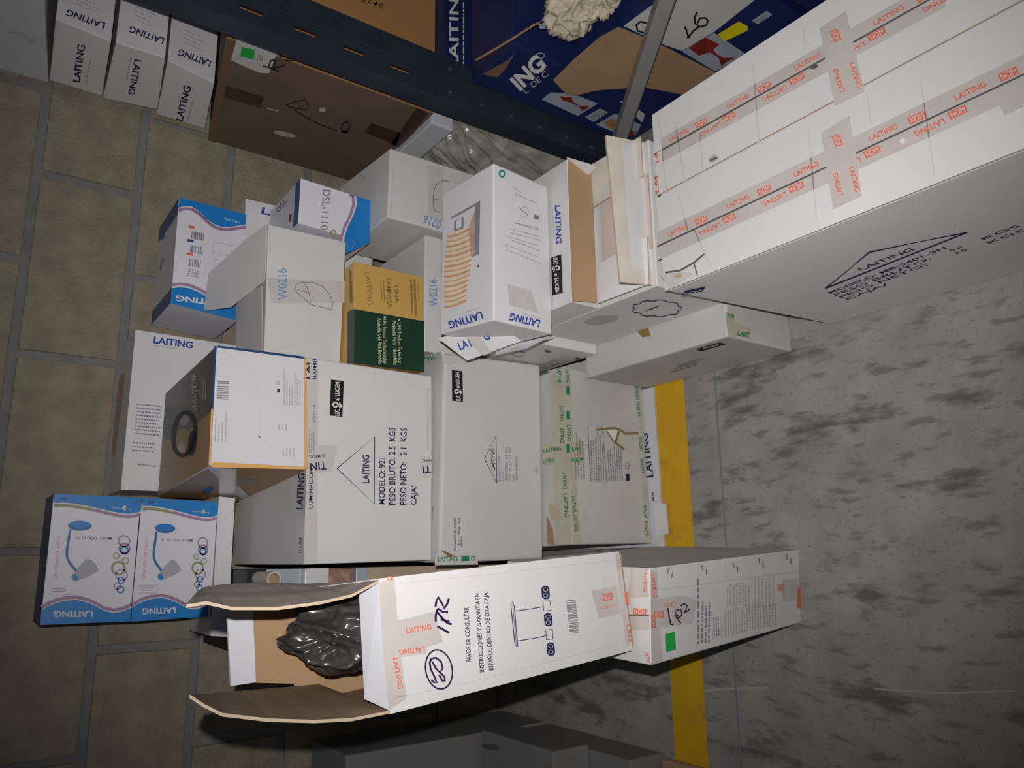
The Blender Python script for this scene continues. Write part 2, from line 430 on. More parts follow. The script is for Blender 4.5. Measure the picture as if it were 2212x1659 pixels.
for v in bm.verts: v.co = Vector((v.co.x * 0.383, v.co.y * 0.03, v.co.z * 0.183))
bmesh.ops.bevel(bm, geom=bm.edges[:], offset=0.004, segments=2, affect='EDGES', profile=0.6)
blk = bpy.data.meshes.new('block'); bm.to_mesh(blk); bm.free(); blk.materials.append(MATS['block'])
U0, V0 = 2.0734, -0.0633 * 5      # bond read off the photograph
for vi in range(-7, 5):
    zc = H + 0.2 * (vi + 0.5 - 0.33)
    for ui in range(-8, 8):
        xc = 0.4 * (ui + (0.5 if vi % 2 == 0 else 0.0) + 0.5 + 0.0734)
        if zc < 0.08 or abs(xc) > 3.1: continue
        o = bpy.data.objects.new('block', blk); C.objects.link(o); o.parent = wall
        o.location = (xc + random.uniform(-.004, .004), WY + .015 + random.uniform(-.0015, .0015), zc); o.rotation_euler = (0, 0, random.uniform(-.004, .004))

# ------------------------------------------------------------------ centre stack
def nom(b, face, p, d, h, lay=3):
    """red block with the letters NOM, baseline start p, direction d (vector over its width)"""
    p = np.array(p, float); d = np.array(d, float); up = np.array([d[1], -d[0]]) / np.linalg.norm(d) * h
    Pg(b, face, [p - up * .15, p + d - up * .15, p + d + up * 1.15, p + up * 1.15], 'red_ink', lay, 'tape_print')
    T(b, face, 'NOM', p + d * .1, p + d * .9, h, 'pink_card', 0.02, lay + 1, 'tape_print')
def red(b, face, txt, p0, p1, h, lay=3): T(b, face, txt, p0, p1, h, 'red_ink', 0.02, lay, 'tape_print')
def grn(b, face, txt, p0, p1, h, lay=3): T(b, face, txt, p0, p1, h, 'green_ink', 0.02, lay, 'tape_print')
TN = [0]
def tape(b, face, pts, mk='tape', lay=1):
    TN[0] += 1; Pg(b, face, pts, mk, lay, 'packing_tape#%d' % TN[0])
def sticker(b, face, pts, mk, lay=2, part='sticker'):
    TN[0] += 1; Pg(b, face, pts, mk, lay, part + '#%d' % TN[0])
def logo(b, face, q, lay=2):
    """black block with a bulb-headed figure and white letters, running up the picture"""
    q = [np.array(p, float) for p in q]          # top-left, top-right, bottom-right, bottom-left as seen in the photo
    Pg(b, face, q, 'black_ink', lay, 'printed_logo')
    f = lambda u, v: tuple((q[0] * (1 - u) + q[1] * u) * (1 - v) + (q[3] * (1 - u) + q[2] * u) * v)
    wd = np.linalg.norm(q[1] - q[0])
    T(b, face, 'LUC', f(.78, .98), f(.78, .80), wd * .38, 'white_ink', 0.02, lay + 1, 'printed_logo')
    T(b, face, 'al LUCEN', f(.70, .56), f(.68, .04), wd * .34, 'white_ink', 0.02, lay + 1, 'printed_logo')
    c = f(.42, .68); El(b, face, c, wd * .24, wd * .24, 'white_ink', None, lay + 1, 14, 'printed_logo')
    El(b, face, c, wd * .11, wd * .11, 'black_ink', None, lay + 2, 12, 'printed_logo')
    Ls(b, face, [f(.5, .68), f(.92, .70)], wd * .2, 'white_ink', lay + 1, 'printed_logo'); Ls(b, face, [f(.75, .60), f(.78, .77)], wd * .1, 'white_ink', lay + 1, 'printed_logo')

# flattened carton under the floor box
use(0, 0, 1)
sh = bpy.data.objects.new('flattened_carton', None); C.objects.link(sh); sh.location = (.2, 1.35, 0)
tag(sh, 'flattened white carton lying on the floor under the green-taped box', 'carton')
plate('panel', [(.02, 1.178, .007), (.372, 1.182, .007), (.372, 1.52, .007), (.02, 1.52, .007)], .006, 'cool_card', sh, 'kraft_light')
plate('flap', [(.046, 1.163, .0075), (.112, 1.165, .0075), (.112, 1.20, .0075), (.046, 1.20, .0075)], .003, 'white_card', sh, 'kraft_light')
sh_b = Box.__new__(Box); sh_b.e = sh; sh_b.acc = {}; sh_b.pl = {'top': (np.array([0, 0, .007]), np.array([0, 0, 1.]))}
T(sh_b, 'top', 'LAITING', (1411, 1030), (1398, 935), 14, 'navy_ink', .02); T(sh_b, 'top', 'NOM', (1413, 1082), (1412, 1062), 5, 'navy_ink', .02, part='printed_text#n')
sh_b.flush()

A = Box('shipping_carton', 'tattered white carton with peeling green-lettered tape, bottom of the centre stack', 'carton',
        clamp(nudge(params(.21, 1.213, .009, .0227, .368, .3, .229), dict(rft=(1216.5, 791.7), rfd=(1384, 823), lfd=(1406, 1174), lft=(1237, 1177))), .008, .2385), 'dirty_card', bev=.004)
use(900, 740, .3134)
tape(A, 'front', [(1012, 168), (1062, 175), (1075, 640), (1095, 900), (1135, 1385), (1080, 1392), (1050, 900), (1025, 560)], 'tape_old')
tape(A, 'top', [(915, 205), (1008, 170), (1040, 760), (1072, 1385), (960, 1395), (940, 760)], 'tape_old')
tape(A, 'top', [(865, 690), (1020, 690), (1030, 835), (870, 840)], 'tape_old', 2)
tape(A, 'front', [(1045, 680), (1150, 690), (1165, 830), (1052, 840)], 'tape_old', 2)
tape(A, 'front', [(1515, 268), (1545, 270), (1614, 1375), (1570, 1378), (1560, 800)], 'tape_old')
for (p0, p1) in (((968, 175), (972, 275)), ((985, 440), (990, 540)), ((985, 575), (990, 690)), ((1005, 900), (1010, 1010)), ((1010, 1040), (1020, 1200))):
    grn(A, 'top', 'LAITING', p0, p1, 26)
for (p0, p1) in (((1028, 185), (1032, 275)), ((1036, 570), (1040, 680)), ((1070, 1060), (1076, 1170)), ((1080, 1190), (1090, 1300))):
    grn(A, 'front', 'LAITING', p0, p1, 24)
for y in (300, 470, 700): Pg(A, 'front', [(1032, y), (1056, y), (1058, y + 60), (1034, y + 60)], 'green_ink', 3, 'tape_print')
for y in (295, 410, 650, 800, 1120, 1230):
    grn(A, 'front', 'LAITING', (1535 + (y - 295) * .07, y + 95), (1528 + (y - 295) * .07, y), 22)
grn(A, 'top', 'LAITING', (875, 760), (1000, 740), 26); grn(A, 'top', 'LAITING', (875, 835), (950, 815), 24); grn(A, 'front', 'LAIT', (1072, 745), (1140, 740), 24); grn(A, 'front', 'NOM', (1072, 825), (1150, 815), 28)
Ls(A, 'front', [(1180, 572), (1280, 582), (1310, 962), (1200, 955)], 7, 'grey_ink', 2, 'printed_drawing', True)
Fp(A, 'front', (1205, 950), (1195, 610), (1300, 950), 6, 'grey_ink', .6, 2, .35)
Fp(A, 'front', (1325, 955), (1310, 690), (1430, 955), 7, 'grey_ink', .6, 2, .3)
Fp(A, 'front', (1095, 945), (1078, 620), (1170, 940), 4, 'grey_ink', .5, 2, .5)
El(A, 'front', (1452, 850), 14, 24, 'grey_ink', 5); Pg(A, 'front', [(1440, 905), (1466, 905), (1468, 955), (1446, 955)], 'navy_ink', 2)
Pg(A, 'front', [(1305, 600), (1385, 608), (1370, 690)], 'white_ink', 3, 'tear')
Ls(A, 'front', [(1240, 602), (1310, 592), (1370, 590), (1410, 605), (1440, 628), (1530, 625)], 14, 'brown_ink', 3, 'tear'); Ls(A, 'front', [(1395, 610), (1370, 690), (1430, 735)], 18, 'brown_ink', 3, 'tear'); Ls(A, 'front', [(1310, 610), (1360, 685)], 8, 'brown_ink', 3, 'tear')
Ls(A, 'front', [(1480, 540), (1515, 580), (1490, 640)], 4, 'pale_ink', 2); Ls(A, 'front', [(1500, 560), (1475, 610), (1500, 690)], 4, 'pale_ink', 2)
Pg(A, 'top', [(895, 1190), (935, 1280), (950, 1395), (900, 1390)], 'kraft', 3, 'tear'); Pg(A, 'top', [(905, 1110), (960, 1140), (995, 1215), (930, 1230)], 'kraft_light', 3, 'tear')
for x in (1230, 1255, 1310): Ls(A, 'front', [(x, 1040), (x + 22, 1365)], 3, 'crease', 1, 'crease')
BOXES.append(A)

B = Box('shipping_carton', 'plain white carton marked Consumo de energía, second from the floor in the stack', 'carton',
        clamp(nudge(params(.204, 1.300, .240, -.0175, .416, .33, .25), dict(rft=(960, 762), rfd=(1163, 787), lfd=(1179, 1207), lft=(942, 1217))), .239, .490), 'offwhite_card', bev=.006)
logo(B, 'front', [(243, 190), (316, 197), (320, 408), (245, 402)])
Ls(B, 'front', [(468, 803), (547, 643), (552, 970)], 5, 'navy_ink', 2, 'printed_drawing', True)
T(B, 'front', 'LAITING', (540, 880), (537, 730), 27, 'navy_ink', .005)
for txt, x, y0, y1 in (('MODELO: C-1030Z', 580, 952, 778), ('COLOR', 603, 950, 888), ('PESO NETO:   2.8  KGS', 630, 955, 718), ('PESO BRUTO: 3.3  KGS', 652, 955, 716), ('CAJA', 676, 955, 908), ('HECHO EN MEXICO', 698, 955, 788)):
    T(B, 'front', txt, (x, y0), (x - 3, y1), 16, 'grey_ink', .015)
T(B, 'front', 'Consumo de energía', (272, 1430), (268, 1205), 18, 'navy_ink', .01)
T(B, 'front', '3.3', (302, 1398), (301, 1362), 18, 'navy_ink', .01); T(B, 'front', 'Watts hora', (303, 1325), (302, 1207), 18, 'navy_ink', .01); Ls(B, 'front', [(308, 1410), (306, 1335)], 3, 'navy_ink')
tape(B, 'front', [(128, 1462), (412, 1450), (424, 1530), (125, 1535)], 'tape_clear')
grn(B, 'front', 'LAITING', (150, 1512), (282, 1505), 34); Pg(B, 'front', [(308, 1475), (362, 1472), (362, 1505), (308, 1508)], 'green_ink', 3, 'tape_print'); El(B, 'front', (388, 1488), 13, 13, 'green_ink', 5, 3, 14, 'tape_print')
Pg(B, 'front', [(160, 1428), (205, 1440), (275, 1480), (225, 1478)], 'brown_ink', 4, 'tear')
tape(B, 'front', [(170, 75), (335, 110), (320, 140), (185, 150)], 'tape_clear')
tape(B, 'top', [(52, 92), (165, 62), (170, 150), (55, 160)], 'tape_clear'); grn(B, 'top', 'TING', (60, 135), (130, 112), 32)
Ls(B, 'front', [(215, 620), (480, 632)], 3, 'crease', 1, 'crease'); Ls(B, 'front', [(215, 160), (200, 1430)], 4, 'crease', 1, 'crease'); El(B, 'front', (828, 880), 14, 28, 'pale_ink', None, 1, 12, 'stain')
BOXES.append(B)

Cc = Box('shipping_carton', 'white carton printed with a triangle and MODELO 921, third up the stack', 'carton',
         clamp(nudge(params(.1843, 1.3325, .492, .0028, .3696, .37, .262), dict(rft=(663, 771), rfd=(931, 812), lfd=(936, 1210), lft=(652, 1220), lbt=(505, 1220))), .491, .7555), 'white_card', bev=.003)
use(480, 740, .3135)
logo(Cc, 'front', [(750, 255), (838, 265), (828, 512), (740, 502)])
Ls(Cc, 'front', [(792, 867), (1050, 650), (1047, 1110)], 9, 'navy_ink', 2, 'printed_drawing', True)
T(Cc, 'front', 'LAITING', (1013, 968), (1013, 775), 46)
T(Cc, 'front', 'MODELO: 921', (1120, 1115), (1122, 795), 42)
T(Cc, 'front', 'PESO BRUTO: 2.5  KGS', (1193, 1118), (1192, 587), 43); T(Cc, 'front', 'PESO NETO:   2.1  KGS', (1268, 1118), (1271, 590), 43)
T(Cc, 'front', 'CAJA/', (1338, 1118), (1338, 985), 40)
tape(Cc, 'front', [(590, 108), (662, 118), (655, 1520), (560, 1525)], 'tape_clear')
tape(Cc, 'front', [(600, 705), (800, 712), (775, 800), (760, 890), (600, 900)], 'tape_clear', 2)
tape(Cc, 'front', [(1405, 310), (1440, 312), (1443, 745), (1408, 742)], 'tape_clear'); tape(Cc, 'front', [(1370, 780), (1445, 780), (1450, 935), (1385, 930)], 'tape_clear', 2)
tape(Cc, 'top', [(520, 900), (582, 760), (560, 1525), (500, 1525)], 'tape_clear')
T(Cc, 'front', 'TIN', (716, 822), (604, 832), 52, 'navy_ink', .02, 4, 'tape_print'); T(Cc, 'front', 'ILUMINAC', (706, 770), (600, 778), 20, 'navy_ink', .01, 4, 'tape_print')
T(Cc, 'front', 'ILUMINACION', (622, 1148), (626, 868), 26, 'navy_ink', .01, 4, 'tape_print'); T(Cc, 'front', 'ILUMII', (648, 250), (650, 115), 24, 'navy_ink', .01, 4, 'tape_print')
T(Cc, 'front', 'LAI', (606, 250), (606, 140), 24, 'navy_ink', .03, 4, 'tape_print'); T(Cc, 'front', 'elyvrse', (638, 550), (640, 425), 22, 'grey_ink', .01, 4, 'tape_print')
T(Cc, 'front', 'TI', (1438, 850), (1378, 856), 46, 'navy_ink', .02, 4, 'tape_print'); T(Cc, 'front', 'NAC', (1446, 802), (1378, 806), 18, 'navy_ink', .01, 4, 'tape_print')
T(Cc, 'top', 'LAITING', (552, 1150), (566, 900), 42, 'navy_ink', .02, 4, 'tape_print'); T(Cc, 'top', 'ILUM', (545, 1450), (548, 1345), 20, 'grey_ink', .01, 4, 'tape_print')
Fp(Cc, 'front', (596, 760), (600, 600), (640, 760), 3, 'grey_ink', .5, 4, .2)
Ls(Cc, 'front', [(1452, 1130), (1458, 1490)], 5, 'seam', 2, 'crease')
BOXES.append(Cc)

D = Box('lamp_box', 'green and orange lamp box on the 921 carton, white barcoded end facing out', 'lamp box',
        clamp(nudge(params(.2635, 1.3297, .757, .0775, .2092, .3307, .162), dict(rft=(468, 747), rfd=(660, 772), lfd=(662, 1014), lft=(455, 1005), rbt=(358, 849), lbt=(341, 1070))), .7565), 'white_gloss', bev=.001)
use(200, 690, .2472)
Pg(D, 'top', [(1085, 232), (640, 645), (605, 1080), (700, 1040), (900, 925), (1040, 800)], 'olive_card', 1, 'printed_panel')
Pg(D, 'top', [(1040, 800), (900, 925), (700, 1040), (605, 1080), (570, 1540), (1025, 1275)], 'tan_print', 1, 'printed_panel')
dk = 'black_card'
El(D, 'top', (800, 1000), 95, 190, dk, 38, 2, 22, 'printed_photo', .12); El(D, 'top', (870, 1080), 38, 115, dk, None, 2, 16, 'printed_photo', .1)
El(D, 'top', (800, 880), 45, 55, 'photo_grey', None, 2, 14, 'printed_photo'); El(D, 'top', (795, 1000), 48, 50, 'tan_print', None, 2, 14, 'printed_photo'); El(D, 'top', (775, 1130), 40, 60, 'photo_tan', None, 2, 14, 'printed_photo')
T(D, 'top', 'UNA LAMPARA', (918, 800), (905, 470), 48, 'cream_ink', .0, 3); Fp(D, 'top', (960, 700), (965, 500), (1000, 700), 2, 'pale_ink', .4, 2)
D.pl['left'] = (D.pl['left'][0], D.pl['left'][1])
Pg(D, 'left', [(1035, 1285), (1860, 1318), (1820, 1345), (1270, 1590), (580, 1545)], 'tan_print', 1, 'printed_panel')
El(D, 'left', (1270, 1415), 165, 22, 'photo_grey', None, 2, 16, 'printed_photo', -.02); El(D, 'left', (1010, 1490), 50, 26, 'blue_side', None, 2, 12, 'printed_photo', -.4)
tape(D, 'left', [(1105, 1300), (1260, 1305), (1258, 1590), (1105, 1590)], 'tape_clear', 3)
for q, mk in (([(1085, 232), (1060, 235), (1040, 780), (1055, 780)], 'teal_edge'), ([(1052, 780), (1036, 780), (1014, 1272), (1030, 1275)], 'orange_edge'), ([(1095, 228), (1860, 325), (1850, 345), (1090, 246)], 'teal_edge'),
              ([(1035, 1262), (1060, 1245), (1850, 1288), (1866, 1310), (1040, 1292)], 'orange_edge'), ([(1845, 335), (1872, 335), (1876, 1310), (1845, 1295)], 'orange_edge')):
    Pg(D, 'front', q, mk, 1, 'printed_border')
Bar(D, 'front', (1090, 535), (1085, 695), (1195, 540), 22)
Fp(D, 'front', (1670, 745), (1672, 430), (1830, 750), 7, 'pale_ink', .5, 2, .5); Fp(D, 'front', (1065, 1070), (1072, 800), (1185, 1075), 4, 'pale_ink', .4, 2, .4); Fp(D, 'front', (1660, 1195), (1665, 1080), (1780, 1200), 4, 'pale_ink', .4, 2, .5); Fp(D, 'front', (1625, 965), (1625, 900), (1715, 965), 3, 'pale_ink', .4, 2, .2)
Pg(D, 'front', [(1612, 605), (1634, 605), (1634, 640), (1612, 640)], 'navy_ink', 2); El(D, 'front', (1622, 555), 12, 18, 'grey_ink', 4); El(D, 'front', (1458, 1030), 7, 7, 'navy_ink')
Ls(D, 'front', [(1130, 262), (1450, 520)], 3, 'crease', 1, 'crease'); Ls(D, 'front', [(1462, 1036), (1810, 1265)], 3, 'crease', 1, 'crease'); Ls(D, 'front', [(1450, 520), (1462, 1036)], 2, 'crease', 1, 'crease')
BOXES.append(D)

# ------------------------------------------------------------------ back row above the stack
use(0, 0, 1)
def front_box(name, label, cat, q, y, depth, zb=None, mk='white_gloss', group=None, bev=.001):
    """box whose front face stands in the plane at depth y; q = (rt, rd, ld, lt) corners in the photo"""
    P = [at_y(p, y) for p in q]; cs = {}
    for k, p in zip(((1, 0, 1), (1, 0, 0), (0, 0, 0), (0, 0, 1)), P):
        if zb is not None and k[2] == 0: p = np.array([p[0], p[1], zb])
        cs[k] = p; cs[(k[0], 1, k[2])] = p + np.array([0, depth, 0])
    return Box(name, label, cat, cs, mk, group, bev)
E_ = front_box('lamp_box', 'white lamp box with blue LAITING, just behind the green and orange box', 'lamp box',
               [(292.7, 712), (443.5, 737), (445, 1066), (260.6, 1058)], 1.676, .14, .757)
use(200, 690, .2472)
T(E_, 'front', 'LAITING', (530, 205), (872, 252), 56, 'blue_ink', .03); Ls(E_, 'front', [(535, 228), (745, 258)], 5, 'pale_ink')
Fp(E_, 'front', (385, 735), (612, 755), (365, 1020), 9, 'grey_ink', .35, 2, .1, word=16); Fp(E_, 'front', (350, 1072), (570, 1085), (345, 1170), 3, 'grey_ink', .35, 2, .2, word=16); Fp(E_, 'front', (400, 1262), (570, 1280), (398, 1290), 1, 'grey_ink', .4, 2, .1)
Pg(E_, 'top', [(285, 470), (235, 490), (145, 1200), (195, 1190)], 'photo_tan', 1, 'printed_photo')
Pg(E_, 'front', [(525, 440), (550, 445), (548, 465), (525, 462)], 'white_ink', 2, 'sticker'); Pg(E_, 'front', [(585, 510), (605, 515), (603, 530), (585, 528)], 'white_ink', 2, 'sticker')
BOXES.append(E_)

# the two blue-and-white desk-lamp boxes share one artwork
SRC = [(190, 85), (1160, 115), (1040, 1500), (35, 1560)]
def wave_art(b, dst):
    HOM[0] = hom(SRC, dst)
    top = [(195, 185), (300, 180), (400, 188), (600, 222), (800, 268), (930, 292), (1010, 298), (1090, 290), (1152, 268)]
    Pg(b, 'front', [(190, 85)] + [(1160, 115)] + top[::-1], 'blue_print', 1, 'printed_panel')
    Ls(b, 'front', [(x, y + 8) for x, y in top], 12, 'white_ink', 2, 'printed_wave'); Ls(b, 'front', [(x, y + 32) for x, y in top], 34, 'purple_print', 2, 'printed_wave'); Ls(b, 'front', [(x, y + 30) for x, y in top[:4]], 30, 'olive_print', 3, 'printed_wave')
    bot = [(48, 1395), (130, 1345), (200, 1315), (300, 1285), (430, 1272), (520, 1288), (600, 1315), (680, 1355), (750, 1392), (850, 1412), (950, 1390), (1046, 1345)]
    Pg(b, 'front', bot + [(1040, 1500), (35, 1560)], 'blue_print', 1, 'printed_panel')
    Ls(b, 'front', [(x, y - 6) for x, y in bot], 12, 'white_ink', 2, 'printed_wave'); Ls(b, 'front', [(x, y - 32) for x, y in bot], 38, 'purple_print', 2, 'printed_wave')
    El(b, 'front', (478, 440), 132, 56, 'lamp_blue', None, 2, 22, 'printed_photo'); El(b, 'front', (478, 425), 118, 38, 'blue_print', None, 3, 20, 'printed_photo')
    Ls(b, 'front', [(372, 480), (350, 620), (332, 720), (333, 790), (360, 855), (432, 945)], 30, 'lamp_blue', 3, 'printed_photo')
    Pg(b, 'front', [(545, 815), (590, 815), (650, 865), (685, 940), (590, 1000), (440, 1060), (395, 1010), (425, 945)], 'lamp_grey', 2, 'printed_photo')
    El(b, 'front', (418, 1020), 40, 34, 'blue_print', None, 3, 14, 'printed_photo', .9)
    for c, r, wd, mk in (((965, 605), 62, 16, 'purple_print'), ((968, 690), 58, 18, 'purple_print'), ((968, 705), 38, 22, 'blue_print'), ((880, 772), 32, 12, 'olive_print'), ((980, 825), 34, 12, 'olive_print'), ((900, 910), 70, 24, 'olive_print'),
                         ((935, 985), 62, 14, 'purple_print'), ((930, 1045), 34, 14, 'blue_print'), ((890, 1110), 36, 12, 'purple_print'), ((922, 1148), 36, 16, 'blue_print')):
        El(b, 'front', c, r, r, mk, wd, 3, 18, 'printed_rings')
    T(b, 'front', 'MOD. DSL-1110', (832, 566), (432, 560), 30, 'grey_ink', .02); T(b, 'front', 'LINEA ESCRITORIO', (232, 560), (188, 1040), 32, 'pink_ink', .01)
    Ls(b, 'front', [(145, 1122), (385, 1120), (378, 1212), (135, 1212)], 7, 'pale_ink', 2, 'printed_drawing', True); Fp(b, 'front', (165, 1145), (360, 1143), (160, 1200), 2, 'pale_ink', .5)
    T(b, 'front', 'LAITING', (612, 1392), (188, 1402), 66, 'white_ink', .03)
    T(b, 'front', 'Luz y vida', (1045, 240), (830, 222), 18, 'white_ink', .01); Pg(b, 'front', [(962, 205), (990, 208), (985, 262), (960, 258)], 'cream_ink', 3)
    Pg(b, 'front', [(268, 120), (340, 122), (338, 152), (266, 150)], 'blue_side', 2); El(b, 'front', (1095, 172), 22, 22, 'blue_side', 6)
    HOM[0] = None
use(0, 0, 1)
GY = 1.62
Hb = front_box('carton', 'thin plain white box lying flat under the two blue lamp boxes', 'box', [(473, 1072), (508, 1076), (492, 1376), (455, 1374)], GY, .17)
zH = max(v[2] for v in Hb.cs.values()); BOXES.append(Hb)
G2 = front_box('lamp_box', 'lower of two blue and white desk-lamp boxes stacked against the block wall', 'lamp box', [(307, 1075), (470, 1085), (450, 1332), (282, 1343)], GY, .13, zH + .001, 'pale_print', 'blue and white desk-lamp boxes')
zG = max(v[2] for v in G2.cs.values())
G1 = front_box('lamp_box', 'upper of two blue and white desk-lamp boxes stacked against the block wall', 'lamp box', [(116, 1067), (304, 1075), (285, 1342), (87, 1350)], GY, .13, zG + .001, 'pale_print', 'blue and white desk-lamp boxes')
for b, q in ((G1, [(116, 1067), (305.5, 1075), (284, 1342), (87, 1350)]), (G2, [(307, 1075), (471, 1085), (450, 1332), (282, 1343)])):
    wave_art(b, q)
    for f in ('top',):
        P = [b.cs[k] for k in FQ[f]]
        b.add('printed_panel', 'blue_side', [p + np.array([0, 0, .0004]) for p in P], [(0, 1, 2, 3)])
    BOXES.append(b)

# column of odds and ends behind, seen through the gap beside the 921 carton
def plain(name, label, cat, x0, x1, y0, y1, z0, z1, mk, bev=.0012):
    b = Box(name, label, cat, rect(x0, x1, y0, y1, z0, z1), mk, None, bev); BOXES.append(b); return b
zHb = min(v[2] for v in Hb.cs.values())
plain('shipping_carton', 'tan carton standing deep in the gap beside the 921 carton', 'carton', -.18, -.013, 1.53, 1.80, 0, .528, 'kraft_light')
plain('carton', 'thin pale blue box in the gap, on the tan carton', 'box', -.17, -.014, 1.53, 1.79, .529, .556, 'pale_plastic')
wv = plain('wrapped_bundle', 'reddish striped woven bundle in the gap between the thin blue box and a white box', 'bundle', -.168, -.013, 1.53, 1.78, .557, .621, 'woven', .012)
plain('carton', 'bright white box end in the gap above the striped bundle', 'box', -.165, -.0125, 1.515, 1.78, .622, .672, 'white_gloss')
plain('carton', 'pale blue box in the gap above the bright white box', 'box', -.168, -.013, 1.53, 1.79, .673, .744, 'pale_plastic')
plain('carton', 'small black box in the gap under the flat white box', 'box', -.165, -.013, 1.53, 1.80, .745, zHb - .001 if zHb < .79 else .772, 'black_card')
tb = bmesh.new(); nseg = 20
def tube(name, label, cat, p0, p1, r, ri, mk):
    p0, p1 = np.array(p0), np.array(p1); ax = (p1 - p0) / np.linalg.norm(p1 - p0); a = np.cross(ax, [0, 0, 1.]); a /= np.linalg.norm(a); c = np.cross(ax, a)
    V = []; f = []
    for p in (p0, p1):
        for rr in (r, ri):
            V += [p + (a * math.cos(t) + c * math.sin(t)) * rr for t in [2 * math.pi * i / nseg for i in range(nseg)]]
    n = nseg
    for i in range(n):
        j = (i + 1) % n
        f += [(i, j, 2 * n + j, 2 * n + i), (n + j, n + i, 3 * n + i, 3 * n + j), (j, i, n + i, n + j), (2 * n + i, 2 * n + j, 3 * n + j, 3 * n + i)]
    e = bpy.data.objects.new(name, None); C.objects.link(e); e.location = tuple((p0 + p1) / 2); tag(e, label, cat)
    mesh_py('tube_wall', V, f, mk, e)
    V2 = [p0 + ax * .02 + (a * math.cos(t) + c * math.sin(t)) * ri * .98 for t in [2 * math.pi * i / n for i in range(n)]]
    mesh_py('tube_plug', V2, [tuple(range(n))], 'kraft', e)
ztop = (zHb - .001 if zHb < .79 else .772)
tube('cardboard_tube', 'end of a cardboard tube poking out of the gap beside the 921 carton', 'tube', (-.030, 1.44, .745 + .0145), (-.030, 1.527, .745 + .0145), .0135, .0105, 'cream_card')

# ------------------------------------------------------------------ boxes to the right of the stack
J2 = Box('shipping_carton', 'plain white carton stamped W0216, half hidden under the yellow and green box', 'carton', rect(.428, .691, 1.372, 1.735, 0, .489), 'white_card', bev=.003)
use(700, 300, .3013)
T(J2, 'front', 'W0216', (815, 1200), (808, 1005), 58, 'stamp_blue', .005); BOXES.append(J2)

K = Box('lamp_box', 'yellow and dark green box printed UNA LAMPARA', 'lamp box', clamp(nudge(params(.489, 1.374, .491, .03, .211, .195, .159), dict(rft=(765, 565), rfd=(914, 598), lfd=(915, 803), lft=(763, 785))), .491, .6505), 'yellow_card', bev=.0015)
use(740, 540, .16878)
Pg(K, 'front', [(150, 755), (1045, 912), (1045, 1566), (146, 1452)], 'green_card', 1, 'printed_panel')
Pg(K, 'top', [(60, 790), (150, 755), (146, 1452), (60, 1452)], 'green_card', 1, 'printed_panel')
T(K, 'front', 'LAITING', (290, 282), (325, 705), 62, 'brown_ink', -.005); T(K, 'front', 'UNA', (650, 462), (672, 682), 62, 'brown_ink', .01); T(K, 'front', 'LAMPARA', (562, 365), (578, 742), 56, 'brown_ink', .015)
Fp(K, 'front', (862, 375), (882, 850), (950, 375), 2, 'brown_ink', .6, 2, .1); Fp(K, 'front', (960, 450), (975, 690), (985, 450), 1, 'brown_ink', .5, 2, .1); Fp(K, 'front', (480, 390), (500, 660), (550, 390), 2, 'brown_ink', .4, 2, .1); Fp(K, 'top', (80, 260), (95, 710), (125, 260), 1, 'brown_ink', .7, 2, .1)
for x, y0, y1, s in ((700, 930, 1460, 'UN Socket Exterior'), (640, 905, 1470, 'Acabado Para 1 Bombilla'), (512, 890, 1460, 'UN Sistema De Iluminacion'), (448, 870, 1460, 'Acabado, Uso Para Bombilla')):
    T(K, 'front', s, (x, y0), (x + 12, y1), 48, 'cream_ink', .005)
for c in ((722, 895), (540, 862)): El(K, 'front', c, 15, 15, 'cream_ink')
BOXES.append(K)

Fb = Box('shipping_carton', 'W0216 carton with lamp sketch and open flap, above the yellow and green box', 'carton',
         clamp(nudge(params(.522, 1.424, .652, -.03, .272, .15, .158), dict(rft=(579, 484), rfd=(750, 523), lft=(570, 790))), .6515), 'white_card', bev=.002)
use(220, 380, .2622)
T(Fb, 'front', 'W0216', (1530, 1018), (1520, 762), 78, 'stamp_blue', .005)
tape(Fb, 'front', [(1362, 842), (2018, 868), (2026, 1045), (1395, 1050)], 'tape_clear')
for q in ([(1590, 945), (1600, 905), (1625, 880), (1655, 876), (1690, 915), (1712, 985), (1725, 1060), (1590, 945)], [(1606, 940), (1708, 962)], [(1655, 876), (1750, 880), (1820, 912), (1875, 970), (1905, 1045), (1900, 1102), (1725, 1060)]):
    Ls(Fb, 'front', q, 6, 'grey_ink', 3)
zt = Fb.cs[(1, 0, 1)][2]
# standing rear flap and the two top flaps
def pz(p, z): return at_z(cv(p), z)
pF = [Fb.cs[(1, 0, 1)] + np.array([0, .002, .004]), at_y(cv((1190, 520)), 1.515), at_y(cv((880, 800)), 1.60), at_y(cv((838, 1110)), 1.605), at_y(cv((1052, 1082)), 1.585), at_y(cv((1348, 850)), Fb.cs[(0, 0, 1)][1] + .004)]
nF = np.cross(pF[2] - pF[0], pF[5] - pF[0]); nF /= np.linalg.norm(nF)
pF = [on_plane(proj(p), pF[0], nF) for p in pF]
plate('top_flap', pF, .003, 'white_card', Fb.e, 'white_card')
c4 = [Fb.cs[k] for k in ((1, 1, 1), (1, 0, 1), (0, 0, 1), (0, 1, 1))]
mix = lambda a, b_, t: a * (1 - t) + b_ * t
r0, r1 = c4[0], c4[1]; l0, l1 = c4[3], c4[2]
up = np.array([0, 0, .0035])
plate('top_flap', [mix(r0, l0, .45) + up + np.array([0, 0, .012]), mix(r1, l1, .45) + up + np.array([0, 0, .006]), l1 + up, l0 + up], .003, 'white_card', Fb.e, 'kraft_light')
Fb.pl['lid'] = (r0 + up, np.array([0, 0, 1.]))
BOXES.append(Fb)

